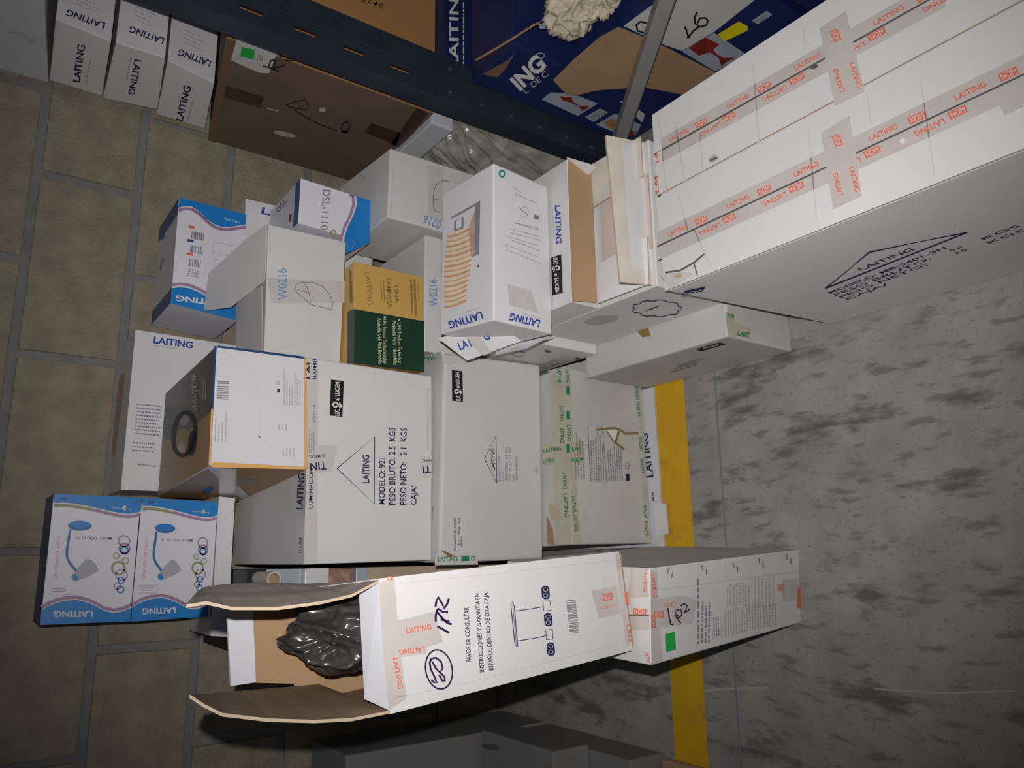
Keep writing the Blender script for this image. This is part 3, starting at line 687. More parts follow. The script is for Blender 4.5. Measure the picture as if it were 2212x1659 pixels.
J = Box('shipping_carton', 'upright white carton with an upside-down 0216 stamp, behind the vase-lamp box', 'carton', nudge(rect(.702, .864, 1.357, 1.587, 0, .589), dict(rft=(843, 319.6), lft=(837, 469), rbt=(733, 405))), 'white_card', bev=.003)
use(700, 300, .3013)
T(J, 'front', '0216', (848, 590), (722, 545), 62, 'stamp_blue', .005)
Ls(J, 'front', [(905, 310), (870, 298), (820, 310), (792, 350), (782, 420), (782, 480), (800, 520), (835, 528)], 6, 'grey_ink', 2); Ls(J, 'front', [(785, 435), (830, 430)], 5, 'grey_ink', 2)
tape(J, 'front', [(740, 190), (860, 200), (850, 590), (745, 560)], 'tape_clear'); Fp(J, 'top', (195, 300), (300, 235), (210, 335), 2, 'pale_ink', .5)
Ls(J, 'front', [(505, 85), (480, 560)], 4, 'crease', 1, 'crease')
BOXES.append(J)
use(0, 0, 1)
G4 = front_box('lamp_box', 'white lamp box with a blue letter L showing, half hidden behind the W0216 carton', 'lamp box', [(531, 429), (760, 480), (760, 700), (520, 665)], 1.63, .165, .490)
T(G4, 'front', 'LAITING', (564, 461), (700, 490), 14, 'blue_ink', .03); BOXES.append(G4)
zG4 = max(v[2] for v in G4.cs.values())
G3 = front_box('lamp_box', 'blue and white lamp box with three barcodes, standing high by the block wall', 'lamp box', [(387, 427), (532, 464), (512, 690), (369, 654)], 1.62, .185, zG4 + .001, 'pale_print', 'blue and white desk-lamp boxes')
use(220, 380, .2622)
tw = [(632, 262), (680, 248), (740, 252), (800, 290), (860, 350), (920, 395), (980, 418), (1060, 420), (1130, 408), (1185, 400)]
Pg(G3, 'front', [(640, 178), (1192, 318)] + tw[::-1], 'blue_print', 1, 'printed_panel'); Ls(G3, 'front', [(x, y + 6) for x, y in tw], 10, 'white_ink', 2, 'printed_wave'); Ls(G3, 'front', [(x, y + 22) for x, y in tw], 24, 'purple_print', 2, 'printed_wave')
bw = [(580, 925), (640, 915), (720, 925), (800, 958), (850, 985), (950, 1020), (1100, 1040)]
Pg(G3, 'front', bw + [(1110, 1190), (565, 1050)], 'blue_print', 1, 'printed_panel'); Ls(G3, 'front', [(x, y - 8) for x, y in bw], 12, 'white_ink', 2, 'printed_wave'); Ls(G3, 'front', [(x, y - 26) for x, y in bw], 24, 'purple_print', 2, 'printed_wave')
T(G3, 'front', 'LAITING', (1000, 1030), (612, 985), 42, 'white_ink', .03)
for y, mk in ((405, 'red_ink'), (518, 'blue_side'), (628, 'red_ink')):
    Pg(G3, 'front', [(715 - (y - 405) * .07, y), (765 - (y - 405) * .07, y + 10), (763 - (y - 405) * .07, y + 32), (712 - (y - 405) * .07, y + 22)], mk, 2)
    Bar(G3, 'front', (740 - (y - 405) * .1, y + 50), (842 - (y - 405) * .1, y + 68), (736 - (y - 405) * .1, y + 112), 14)
Ls(G3, 'front', [(920, 540), (1080, 575), (1065, 665), (912, 630)], 5, 'pale_ink', 2, 'printed_drawing', True); Ls(G3, 'front', [(930, 690), (990, 705), (975, 760), (920, 745)], 5, 'pale_ink', 2, 'printed_drawing', True); Fp(G3, 'front', (712, 765), (825, 790), (700, 830), 4, 'grey_ink', .4)
T(G3, 'front', 'Luz y vida', (1140, 385), (1010, 345), 14, 'white_ink', .01)
for f in ('top', 'left'):
    P = [G3.cs[k] for k in FQ[f]]; n = G3.pl[f][1]
    P = [p + n * .0004 for p in P]
    if f == 'top':
        mx = lambda t: [P[0] * (1 - t) + P[3] * t, P[1] * (1 - t) + P[2] * t]
        a, b_, c_, d_ = mx(0), mx(.16), mx(.86), mx(1)
        G3.add('printed_panel', 'blue_side', [a[0], a[1], b_[1], b_[0]], [(0, 1, 2, 3)]); G3.add('printed_panel', 'blue_side', [c_[0], c_[1], d_[1], d_[0]], [(0, 1, 2, 3)])
El(G3, 'top', (497, 485), 18, 38, 'lamp_blue', None, 2, 12, 'printed_photo'); Ls(G3, 'top', [(480, 780), (490, 700), (515, 690)], 8, 'grey_ink', 2)
BOXES.append(G3)
use(0, 0, 1)
zJ = J.cs[(1, 0, 1)][2]
G5 = front_box('lamp_box', 'blue and white lamp box reading DSL-1110, between two white W0216 cartons', 'lamp box', [(650, 385), (789, 430), (783, 521), (644, 482)], 1.432, .19, .592, 'pale_print', 'blue and white desk-lamp boxes')
use(220, 380, .2622)
G5p = [(2068, 155), (2095, 170), (2100, 240), (2070, 330), (2025, 420), (2000, 500), (1995, 580), (2010, 640)]
unc = lambda p: ((p[0] - CR[0]) / CR[2], (p[1] - CR[1]) / CR[2])
Pg(G5, 'front', [unc(proj(G5.cs[(1, 0, 0)])), unc(proj(G5.cs[(0, 0, 0)]))] + G5p[::-1], 'blue_print', 1, 'printed_panel'); Ls(G5, 'front', [(x - 8, y) for x, y in G5p], 14, 'white_ink', 2, 'printed_wave'); Ls(G5, 'front', [(x - 26, y) for x, y in G5p], 22, 'purple_print', 2, 'printed_wave')
T(G5, 'front', 'DSL-1110', (1822, 112), (1800, 445), 62, 'grey_ink', .005); El(G5, 'front', (1908, 472), 20, 24, 'olive_print', 12, 2); El(G5, 'front', (1800, 500), 22, 24, 'purple_print', 8, 2); El(G5, 'front', (2050, 560), 26, 36, 'purple_print', 3, 3)
P = [G5.cs[k] + np.array([0, 0, .0004]) for k in FQ['top']]
G5.add('printed_panel', 'blue_side', [P[0] * .15 + P[1] * .85, P[1], P[2], P[3] * .15 + P[2] * .85], [(0, 1, 2, 3)])
T(G5, 'top', 'DSL', (1455, 300), (1530, 200), 32, 'grey_ink', .01); Pg(G5, 'top', [(1545, 320), (1565, 315), (1557, 375), (1538, 380)], 'dark_red', 2)
BOXES.append(G5)

# ------------------------------------------------------------------ the vase-lamp box and what it lies on
N = Box('shipping_carton', 'scuffed white carton with green-taped end, on the floor beside the yellow line', 'carton', rect(.374, .70, .828, 1.206, 0, .187), 'dirty_card', bev=.004)
N.cs; use(1100, 280, .3376)
logo_q = [(1195, 1405), (1345, 1362), (1390, 1372), (1225, 1420)]
Pg(N, 'left', logo_q, 'black_ink', 2, 'printed_logo'); Ls(N, 'left', [(1240, 1400), (1340, 1376)], 8, 'pale_ink', 3, 'printed_logo')
for d in (0, 22, 40): Ls(N, 'left', [(1030 + d, 1555 - d), (1130 + d, 1525 - d), (1200 + d, 1505 - d)], 5, 'grey_ink', 2)
tape(N, 'front', [(1380, 1165), (1440, 1180), (1450, 1330), (1400, 1325)], 'tape_old'); tape(N, 'front', [(1440, 1235), (1545, 1275), (1545, 1340), (1445, 1320)], 'tape_old', 2); tape(N, 'front', [(1830, 1285), (1855, 1290), (1855, 1420), (1832, 1420)], 'tape_old')
grn(N, 'front', 'LAIT', (1460, 1315), (1535, 1330), 30); grn(N, 'front', 'NOM', (1398, 1200), (1436, 1205), 24); grn(N, 'front', 'LAI', (1846, 1400), (1842, 1330), 16)
Pg(N, 'top', [(820, 1292), (890, 1270), (905, 1322), (850, 1328)], 'brown_ink', 2, 'tear'); Ls(N, 'top', [(900, 1330), (905, 1450)], 5, 'crease', 1, 'crease'); Ls(N, 'front', [(1660, 1260), (1680, 1395)], 6, 'crease', 1, 'crease')
BOXES.append(N)
N1 = Box('shipping_carton', 'small white carton squeezed in under the left end of the vase-lamp box', 'carton', rect(.418, .700, 1.166, 1.360, .188, .420), 'white_card', bev=.0025)
N1.plane('left', [(.418, 1.2, .2), (.418, 1.3, .2), (.418, 1.2, .3)])
Ls(N1, 'left', [(10, 1440), (60, 1420), (110, 1430), (70, 1455)], 6, 'grey_ink', 2, 'printed_drawing', True); Ls(N1, 'left', [(255, 1490), (290, 1475), (320, 1495), (280, 1510)], 5, 'grey_ink', 2, 'printed_drawing', True)
for c in ((245, 1420), (440, 1468)): El(N1, 'left', c, 22, 9, 'brown_ink', None, 2, 10, 'tear', .2)
BOXES.append(N1)

Oc = rect(.437, .705, .835, 1.162, .188, .352)
O = Box('shipping_carton', 'opened white carton showing kraft lining, between the long cartons and vase-lamp box', 'carton', Oc, 'white_card', bev=.002)
lidb = rect(.437, .712, .977, 1.162, .3525, .417)
link('closed_lid', hexa_mesh('closed_lid', lidb, .0012), O.e, ('white_card',))
plate('kraft_lining', [(.439, .9755, .416), (.71, .9755, .416), (.70, .960, .372), (.440, .960, .372)], .003, 'kraft', O.e)
plate('lid_end_flap', [at_z((1224, 341), .4175), at_z((1292, 361), .385), at_z((1266, 382), .378)], .002, 'white_card', O.e)
plate('inner_flap', [(.438, .962, .372), (.438, .838, .368), (.522, .838, .366), (.512, .975, .366)], .0025, 'white_gloss', O.e, 'kraft_light')
plate('inner_flap', [(.622, .975, .372), (.632, .838, .368), (.706, .838, .368), (.706, .975, .375)], .0025, 'cream_card', O.e, 'kraft_light')
plate('inner_flap', [(.500, .960, .3555), (.505, .838, .3555), (.64, .838, .3555), (.64, .960, .3555)], .0025, 'pink_card', O.e, 'kraft_light')
eR = [at_y(p, .842) for p in ((1309, 292), (1407, 310), (1425, 618), (1340, 609))]
nR = np.array([.02, -1., .12]); nR /= np.linalg.norm(nR)
eR = [on_plane(p, eR[2], nR) for p in ((1309, 292), (1407, 310), (1425, 618), (1340, 609))]
plate('end_flap', eR, .004, 'cream_card', O.e, 'kraft_light')
O.plane('flap', eR[:3]); O.plane('lid', [(.437, 1, .4172), (.6, 1, .4172), (.437, 1.1, .4172)])
Pg(O, 'flap', [(720, 82), (880, 95), (945, 910), (782, 890)], 'white_card', 1, 'pasted_label')
T(O, 'lid', 'LAITING', (292, 485), (300, 728), 34, 'blue_ink', .02); Fp(O, 'lid', (278, 500), (290, 735), (270, 500), 1, 'pale_ink', .5)
logo(O, 'lid', [(342, 1045), (274, 1062), (268, 820), (332, 797)])
cl = []
for i in range(9):
    a0 = 2 * math.pi * i / 9
    for t in (-.30, -.1, .1, .30):
        a = a0 + t; r = 1.0 - .35 * (abs(t) / .35) ** 2 * .5
        cl.append((945 + 165 * r * math.cos(a), 1145 + 55 * r * math.sin(a)))
Ls(O, 'left', cl, 6, 'navy_ink', 2, 'printed_drawing', True)
for y in range(5): Ls(O, 'left', [(860 + y * 16, 1165 - y * 6), (905 + y * 16, 1150 - y * 6)], 5, 'pale_ink', 2)
Pg(O, 'left', [(470, 1235), (560, 1190), (700, 1190), (690, 1225), (560, 1255)], 'pale_ink', 1, 'stain')
BOXES.append(O)

Lc = {}
yaw, wx, wy, wz, rx = -.0246, .2824, .1482, .1375, .1117
for i in (0, 1):
    for j in (0, 1):
        for k in (0, 1):
            l = np.array([(i - .5) * wx, j * wy, k * wz]); q = np.array([l[0], l[1] * math.cos(rx) - l[2] * math.sin(rx), l[1] * math.sin(rx) + l[2] * math.cos(rx)])
            Lc[(i, j, k)] = np.array([.5345 + math.cos(yaw) * q[0] - math.sin(yaw) * q[1], 1.0291 + math.sin(yaw) * q[0] + math.cos(yaw) * q[1], .4225 + q[2]])
nudge(Lc, dict(rft=(1066, 351), lft=(1066, 692), rbt=(956, 417.5), lbt=(950, 722), rfd=(1184, 404), lfd=(1193, 722)))
L = Box('lamp_box', 'white box with a photo of a coiled vase lamp, one end torn open', 'lamp box', Lc, 'white_gloss', bev=.003)
use(700, 300, .3013)
Pg(L, 'top', [(1120, 442), (1112, 825), (1055, 852), (1040, 640), (1075, 560), (1085, 480), (915, 575), (912, 560)], 'photo_grey', 2, 'printed_photo')
Pg(L, 'top', [(1085, 500), (1078, 830), (1055, 845), (1035, 640)], 'photo_tan', 3, 'printed_photo'); Pg(L, 'top', [(1000, 560), (1000, 640), (930, 665), (935, 590)], 'photo_grey', 3, 'printed_photo'); Pg(L, 'top', [(985, 570), (985, 630), (945, 650), (950, 590)], 'pale_print', 4, 'printed_photo')
lf = lambda y: 885 - 28 * math.sin(min(1, (y - 655) / 300) * math.pi / 2); rt = lambda y: 1028 + 28 * math.sin(min(1.0, max(0, (y - 620) / 480)) * math.pi) - max(0, y - 1000) * .02
out = [(lf(y), y + 25) for y in range(650, 1151, 50)] + [(lf(1150) + 30, 1190), (945, 1202), (1020, 1180)] + [(rt(y), y - 15) for y in range(1150, 640, -50)]
Pg(L, 'top', out, 'coil_cream', 2, 'printed_photo')
for n, y in enumerate(range(672, 1185, 36)):
    q = [(lf(y) + 2, y + 28), (lf(y) + 40, y + 26), ((lf(y) + rt(y)) / 2, y + 16), (rt(y) - 35, y - 6), (rt(y) - 2, y - 22)]
    Ls(L, 'top', q, 9 if n % 2 else 15, 'coil_orange', 3, 'printed_photo')
T(L, 'top', 'LAITING', (1128, 1238), (888, 1312), 54, 'blue_ink', .03); Fp(L, 'top', (1120, 1205), (975, 1250), (1122, 1222), 1, 'pale_ink', .5); El(L, 'top', (1105, 912), 7, 9, 'dark_red')
T(L, 'front', 'LAITING', (1552, 1302), (1338, 1248), 50, 'blue_ink', .03); Fp(L, 'front', (1550, 1285), (1415, 1245), (1552, 1298), 1, 'pale_ink', .5)
El(L, 'front', (1278, 250), 20, 22, 'teal_ink', 12, 2)
El(L, 'front', (1435, 522), 30, 36, 'pale_ink', 5); Ls(L, 'front', [(1395, 490), (1460, 545)], 5, 'grey_ink'); Pg(L, 'front', [(1505, 540), (1540, 552), (1540, 582), (1505, 570)], 'grey_ink')
for x0, y0, x1, y1 in ((1360, 345, 1420, 385), (1370, 388, 1545, 468), (1360, 598, 1555, 640), (1375, 598, 1555, 660), (1330, 640, 1555, 700), (1340, 670, 1558, 725), (1300, 690, 1558, 770), (1350, 725, 1555, 800), (1285, 748, 1555, 850), (1305, 790, 1555, 890)):
    Fp(L, 'front', (x0, y0), (x1, y1), (x0 - 4, y0 + 12), 1, 'pale_ink', .6, 2, .1)
tape(L, 'front', [(1315, 1040), (1485, 1085), (1540, 1250), (1330, 1190)], 'tape_clear')
for q in ([(1365, 1105), (1372, 1090), (1440, 1100)], [(1440, 1110), (1520, 1240)], [(1350, 1130), (1380, 1335)]): Ls(L, 'front', q, 3, 'pale_ink', 2)
# torn-open end: a lettered tuck flap and a folded dust flap
lft, lbt, lfd, lbd = (Lc[k] for k in ((0, 0, 1), (0, 1, 1), (0, 0, 0), (0, 1, 0)))
hinge = [lbt + np.array([-.002, 0, 0]), lft * .25 + lfd * .75]
L.pl['tuck'] = (lbt * .45 + lfd * .35 + lbd * .2 + np.array([-.01, 0, 0]), np.array([-.72, -.45, .53]) / np.linalg.norm([-.72, -.45, .53]))
tp = [L.pt('tuck', cv(p), 0) for p in ((985, 1382), (1240, 1312), (1412, 1450), (1025, 1590), (820, 1432))]
plate('tuck_flap', tp, .0015, 'white_gloss', L.e, 'cream_card')
T(L, 'tuck', 'LA', (975, 1515), (1040, 1490), 55, 'blue_ink', .03); T(L, 'tuck', 'I', (1052, 1488), (1060, 1484), 48, 'blue_ink', .03, part='printed_text#i'); T(L, 'tuck', 'G', (1155, 1448), (1195, 1432), 55, 'blue_ink', .03, part='printed_text#g')
tape(L, 'tuck', [(985, 1385), (1085, 1362), (1200, 1530), (1140, 1555), (1060, 1480)], 'tape_clear', 3)
plate('dust_flap', [lfd + np.array([-.002, 0, -.001]), lfd * .55 + lbd * .45 + np.array([-.016, -.004, .002]), lbd + np.array([-.014, 0, .0]), lbd], .0015, 'cool_card', L.e, 'kraft_light')
BOXES.append(L)

# ------------------------------------------------------------------ two long cartons at the near right
use(0, 0, 1)
pl_b, pl_t = at_z((1806, 701), 0), at_x((1440, 629), .41)
zP = pl_t[2]
pr_t = at_z((1420, 430), zP)
dx = pr_t[0] - pl_t[0]
def long_box(label, x0f, x1f, yf0, yf1, yb0, yb1, xn0, xn1, mk='white_card'):
    cs = {(0, 1, 1): (x0f, yf0, zP), (1, 1, 1): (x1f, yf1, zP), (0, 1, 0): (x0f - .004, yb0, 0), (1, 1, 0): (x1f - .004, yb1, 0),
          (0, 0, 1): (xn0, -.25, zP + .02), (1, 0, 1): (xn1, -.25, zP + .02), (0, 0, 0): (xn0, -.25, 0), (1, 0, 0): (xn1, -.25, 0)}
    return Box('shipping_carton', label, 'carton', {k: np.array(v, float) for k, v in cs.items()}, mk, 'long white cartons with red-lettered tape', .003)
P1 = long_box('nearest long white carton, marked MODELO and PESO on its shaded side', pl_t[0], pr_t[0], pl_t[1], pr_t[1], .745, .75, .412, .412 + dx)
p2l, p2r = at_z((1423, 425), zP), at_z((1411, 250), zP)
P2 = long_box('second long white carton with red-lettered tape, beside the steel brace', p2l[0] + .002, p2r[0], p2l[1], p2r[1], .74, .735, .414 + dx, .414 + dx + (p2r[0] - p2l[0]))
for b in (P1, P2):      # two top flaps meeting at a seam
    c = b.cs; up = np.array([0, 0, .0032]); r0, r1, l1, l0 = (c[k] for k in ((1, 1, 1), (1, 0, 1), (0, 0, 1), (0, 1, 1)))
    mid = lambda t, a, d: a * (1 - t) + d * t
    plate('top_flap', [r0 + up, r1 + up, mid(.485, r1, l1) + up, mid(.485, r0, l0) + up], .003, 'white_card', b.e, 'kraft_light')
    plate('top_flap', [mid(.515, r0, l0) + up, mid(.515, r1, l1) + up, l1 + up, l0 + up], .003, 'white_card', b.e, 'kraft_light')
    p, n = b.pl['top']; b.pl['top'] = (p + n * .0033, n)
use(1300, 0, .42202)
def seam_tape(b, s0, s1, e0, e1, w0, w1):
    """tape over the top seam with repeated red lettering; s0->s1 the seam in the crop, half widths w0, w1 (pixels)"""
    s0, s1 = np.array(s0, float), np.array(s1, float)
    y = np.array([0, 1.])
    tape(b, 'top', [s0 - y * w0, s1 - y * w1, s1 + y * w1, s0 + y * w0], 'tape', 1)
    Ls(b, 'top', [s0, s1], 9, 'seam', 2, 'seam_gap')
    d = s1 - s0; Lg = np.linalg.norm(d); d /= Lg
    ts = []; t = .03; k = 0
    while t < .97:
        sc_ = 1 + t * .9
        w_ = w0 + (w1 - w0) * t; p = s0 + (s1 - s0) * t; h = w_ * .30
        if k % 2 == 0:
            red(b, 'top', 'LAITING', p + np.array([0, -w_ * .30]), p + np.array([0, -w_ * .30]) + d * 105 * sc_, h)
            q = p + d * 150 * sc_
            nom(b, 'top', q + np.array([0, -w_ * .22]), d * 62 * sc_, h * 1.1)
        else:
            q = p + np.array([0, w_ * .32]) + d * 105 * sc_
            red(b, 'top', 'LAITING', q, q - d * 105 * sc_, h)
            q = p + np.array([0, w_ * .55]) + d * 130 * sc_
            nom(b, 'top', q, d * 62 * sc_, h * 1.1)
        t += (150 if k % 2 else 165) * sc_ / Lg; k += 1
seam_tape(P1, (284, 1262), (2300, 315), 0, 0, 72, 105)
seam_tape(P2, (308, 768), (1760, -50), 0, 0, 62, 85)
def cross(b, q):
    tape(b, 'top', q, 'tape', 6)
    q = [np.array(p, float) for p in q]; f = lambda u, v: (q[0] * (1 - u) + q[1] * u) * (1 - v) + (q[3] * (1 - u) + q[2] * u) * v
    nom(b, 'top', f(.35, .12), f(.42, .27) - f(.35, .12), 32, 8)
    red(b, 'top', 'LAITING', f(.72, .60), f(.80, .92), 26, 8); red(b, 'top', 'LAITING', f(.40, .88), f(.32, .58), 26, 8)
cross(P1, [(1122, 682), (1268, 590), (1332, 1002), (1183, 1072)])
cross(P2, [(1114, 142), (1250, 55), (1346, 470), (1192, 542)])
tape(P1, 'top', [(2010, 480), (2161, 400), (2212, 520), (2060, 590)], 'tape', 6)
for b, q in ((P1, [(1055, 640), (1100, 1130)]), (P1, [(1630, 400), (1705, 905)]), (P1, [(395, 1000), (440, 1180)]), (P1, [(1360, 490), (1380, 640)]), (P2, [(775, 330), (805, 730)]), (P2, [(1035, 140), (1040, 260)]), (P2, [(375, 620), (425, 930)]), (P1, [(470, 1170), (560, 1370)]), (P2, [(500, 690), (520, 880)])):
    Ls(b, 'top', q, 7, 'crease', 1, 'crease')
Ls(P1, 'top', [(325, 1395), (400, 1385), (470, 1345), (525, 1300)], 9, 'seam', 2, 'crease'); Ls(P1, 'top', [(470, 1340), (490, 1415)], 6, 'seam', 2, 'crease')
El(P2, 'top', (570, 812), 26, 18, 'pale_ink', None, 2, 12, 'stain', -.5); Ls(P2, 'top', [(553, 822), (590, 806)], 10, 'seam', 3, 'stain')
El(P2, 'top', (1088, 342), 22, 10, 'seam', None, 4, 10, 'stain', -.4); El(P1, 'top', (1540, 722), 14, 14, 'white_ink', None, 5, 10, 'stain')
tape(P1, 'top', [(300, 1405), (350, 1385), (480, 1400), (345, 1480)], 'tape_clear', 1); El(P1, 'top', (390, 1410), 24, 12, 'kraft_light', None, 2, 10, 'stain')
# printing on the shaded side of the nearest carton
nv = 'navy_ink'
Ls(P1, 'left', [(1368, 1292), (1145, 1476), (1870, 1190)], 8, nv, 2, 'printed_drawing', True)
UPV = (-.93, -.364)
for txt, p0, p1, h in (('LAITING', (1332, 1386), (1606, 1278), 26), ('MODELO: MB-5401-3H', (1172, 1504), (1768, 1272), 20), ('PESO BRUTO:', (1201, 1515), (1692, 1326), 20), ('5.0', (1790, 1288), (1850, 1266), 18),
                       ('PESO NETO:', (1230, 1526), (1672, 1357), 20), ('3.5', (1815, 1303), (1872, 1281), 18), ('CAJA/', (1259, 1537), (1470, 1457), 20), ('KGS', (1955, 1228), (2145, 1158), 22), ('KGS', (1985, 1248), (2172, 1180), 22)):
    T(P1, 'left', txt, p0, p1, h, nv, .015, up=UPV)
Pg(P1, 'left', [(408, 1512), (428, 1488), (532, 1466), (516, 1492)], nv, 2); T(P1, 'left', 'NOM', (432, 1509), (516, 1488), 14, 'white_ink', .02, 4, up=UPV)
Ls(P1, 'left', [(500, 1440), (700, 1492), (900, 1552), (1120, 1612)], 16, 'white_card', 1, 'crease')
Ls(P2, 'top', [(292, 610), (330, 985)], 6, 'crease', 1, 'crease')
for y0, y1 in ((780, 830), (900, 985)): red(P2, 'top', 'LAI', (292, y1), (286, y0), 18)
BOXES += [P1, P2]

# ------------------------------------------------------------------ left: open tall box on a low carton
use(0, 0, 1)
f0 = at_z((1731, 1345), 0); f1 = at_z((1726, 1186), 0)
tl, tr = np.array([-.147, .801, .448]), np.array([-.016, .788, .452])
dS = np.array([.012, .345, 0])
Sc = {(0, 0, 0): f0, (1, 0, 0): f1, (0, 1, 0): f0 + dS, (1, 1, 0): f1 + dS, (0, 0, 1): tl, (1, 0, 1): tr, (0, 1, 1): tl + dS, (1, 1, 1): tr + dS}
nudge(Sc, dict(rft=(1404, 1227), lft=(1407, 1438)))
S = Box('shipping_carton', 'white carton with green sticker and columns of small print, under the open box', 'carton', Sc, 'white_card', bev=.002)
use(1380, 1160, .18087)
Ls(S, 'front', [(218, 632), (700, 575), (1050, 520), (1450, 470), (1900, 415)], 12, 'crease', 1, 'crease'); Ls(S, 'front', [(1020, 315), (1060, 500)], 8, 'crease', 1, 'crease')
for x, y in ((345, 400), (765, 365), (1135, 325), (1445, 285), (1775, 235)):
    s_ = -1 if x == 345 else 1
    Ls(S, 'front', [(x + 12 * -s_, y - 30), (x, y + 40)], 14, 'grey_ink', 2); Ls(S, 'front', [(x + 50 + 12 * -s_, y + 15), (x + 45, y + 90)], 14, 'grey_ink', 2)
tape(S, 'front', [(140, 395), (215, 390), (255, 1085), (280, 1480), (150, 1530)], 'tape'); tape(S, 'front', [(230, 735), (525, 700), (690, 755), (640, 1035), (260, 1080)], 'tape', 2)
tape(S, 'front', [(1712, 512), (1905, 500), (1905, 760), (1715, 772)], 'tape', 1)
red(S, 'front', 'LAITING', (150, 450), (172, 720), 44); nom(S, 'front', (150, 925), (8, 160), 40); nom(S, 'front', (285, 968), (-5, -85), 90, 4); red(S, 'front', 'LAITI', (432, 775), (300, 810), 34, 4)
nom(S, 'front', (1728, 640), (-2, -72), 60, 3); Pg(S, 'front', [(1895, 600), (1940, 600), (1935, 850), (1890, 850)], 'red_ink', 2, 'tape_print')
sticker(S, 'front', [(318, 1160), (433, 1128), (443, 1345), (328, 1375)], 'green_sticker', 4); sticker(S, 'front', [(440, 1125), (535, 1120), (545, 1220), (450, 1280)], 'white_card', 3)
for q in ([(347, 848), (362, 950), (380, 1045), (412, 1045)], [(470, 940), (435, 890), (445, 950), (500, 1030)], [(440, 880), (500, 860), (515, 930), (480, 965), (445, 960)], [(500, 825), (540, 795), (575, 815), (560, 880), (540, 900)], [(545, 900), (585, 880), (612, 855)]):
    Ls(S, 'front', q, 17, 'marker', 6, 'handwriting')
Fp(S, 'front', (700, 1280), (695, 460), (745, 1275), 1, 'grey_ink', .5, 2, .05, word=60)
for x in (745, 785, 825): Fp(S, 'front', (x, 1265), (x + 10, 690), (x + 40, 1262), 1, 'grey_ink', .5, 2, .25, word=40)
Ls(S, 'front', [(868, 905), (968, 872), (985, 1205), (885, 1235)], 6, 'pale_ink', 2, 'printed_drawing', True); Fp(S, 'front', (895, 1190), (885, 930), (975, 1180), 3, 'grey_ink', .5, 2, .2, word=30)
Fp(S, 'front', (1030, 1190), (1020, 860), (1480, 1080), 14, 'pale_ink', .6, 2, .1, word=24); Fp(S, 'front', (1050, 830), (1050, 540), (1340, 810), 8, 'pale_ink', .6, 2, .2, word=24); Fp(S, 'front', (1490, 1080), (1480, 800), (1660, 1060), 5, 'pale_ink', .6, 2, .1, word=24); Fp(S, 'front', (1380, 850), (1380, 460), (1640, 820), 6, 'pale_ink', .4, 2, .2, word=24)
use(1150, 1100, .48)
tape(S, 'top', [(440, 265), (505, 268), (525, 395), (430, 400)], 'tape'); tape(S, 'top', [(425, 470), (525, 478), (530, 540), (440, 545)], 'tape', 1); red(S, 'top', 'LAITING', (505, 270), (500, 370), 14); nom(S, 'top', (452, 470), (60, 4), 22); red(S, 'top', 'LAITI', (535, 700), (520, 640), 14)
Ls(S, 'top', [(330, 482), (525, 478)], 4, 'seam', 3, 'seam_gap')
mesh_py('kraft_side', [Sc[k] + np.array([.0006, 0, 0]) for k in FQ['right']], [(0, 1, 2, 3)], 'dirty_card', S.e)
BOXES.append(S)

use(0, 0, 1)
Iw, Id, Ih, yw, irx, iry = .1288, .20, .4125, .0818, .1343, -.0767
def ipt(a, b_, c_):
    l = np.array([(a - .5) * Iw, b_ * Id, c_ * Ih])
    l = np.array([l[0] * math.cos(iry) + l[2] * math.sin(iry), l[1], -l[0] * math.sin(iry) + l[2] * math.cos(iry)])
    l = np.array([l[0], l[1] * math.cos(irx) - l[2] * math.sin(irx), l[1] * math.sin(irx) + l[2] * math.cos(irx)])
    return np.array([-.0598 + math.cos(yw) * l[0] - math.sin(yw) * l[1], .8289 + math.sin(yw) * l[0] + math.cos(yw) * l[1], .4595 + l[2]])
Ic = {(i, j, k): ipt(i, j, k) for i in (0, 1) for j in (0, 1) for k in (0, 1)}
nudge(Ic, dict(rft=(819, 1258), rfd=(1338, 1197), lfd=(1366, 1398), lft=(842, 1534)))
for k in ((0, 1, 0), (1, 1, 0)): Ic[k][2] = .458
I = Box('shipping_carton', 'tall open white carton with torn flaps and a ceiling-lamp drawing, marked 2411 in pen', 'carton', Ic, make=False)
th = .004
def panel(name, q, mk, back, flip=None):
    return plate(name, q, th, mk, I.e, back)
panel('front_panel', [Ic[(1, 0, 1)], Ic[(1, 0, 0)], Ic[(0, 0, 0)], Ic[(0, 0, 1)]], 'white_card', 'kraft_light')
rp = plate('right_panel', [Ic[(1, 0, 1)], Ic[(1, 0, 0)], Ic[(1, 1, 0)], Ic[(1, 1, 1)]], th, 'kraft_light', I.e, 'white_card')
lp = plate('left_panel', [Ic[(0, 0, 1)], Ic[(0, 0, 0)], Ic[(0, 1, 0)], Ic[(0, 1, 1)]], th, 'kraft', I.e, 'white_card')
plate('back_panel', [Ic[(1, 1, 1)], Ic[(1, 1, 0)], Ic[(0, 1, 0)], Ic[(0, 1, 1)]], th, 'kraft', I.e, 'white_card')
plate('bottom_panel', [Ic[(1, 0, 0)], Ic[(1, 1, 0)], Ic[(0, 1, 0)], Ic[(0, 0, 0)]], .003, 'kraft', I.e)
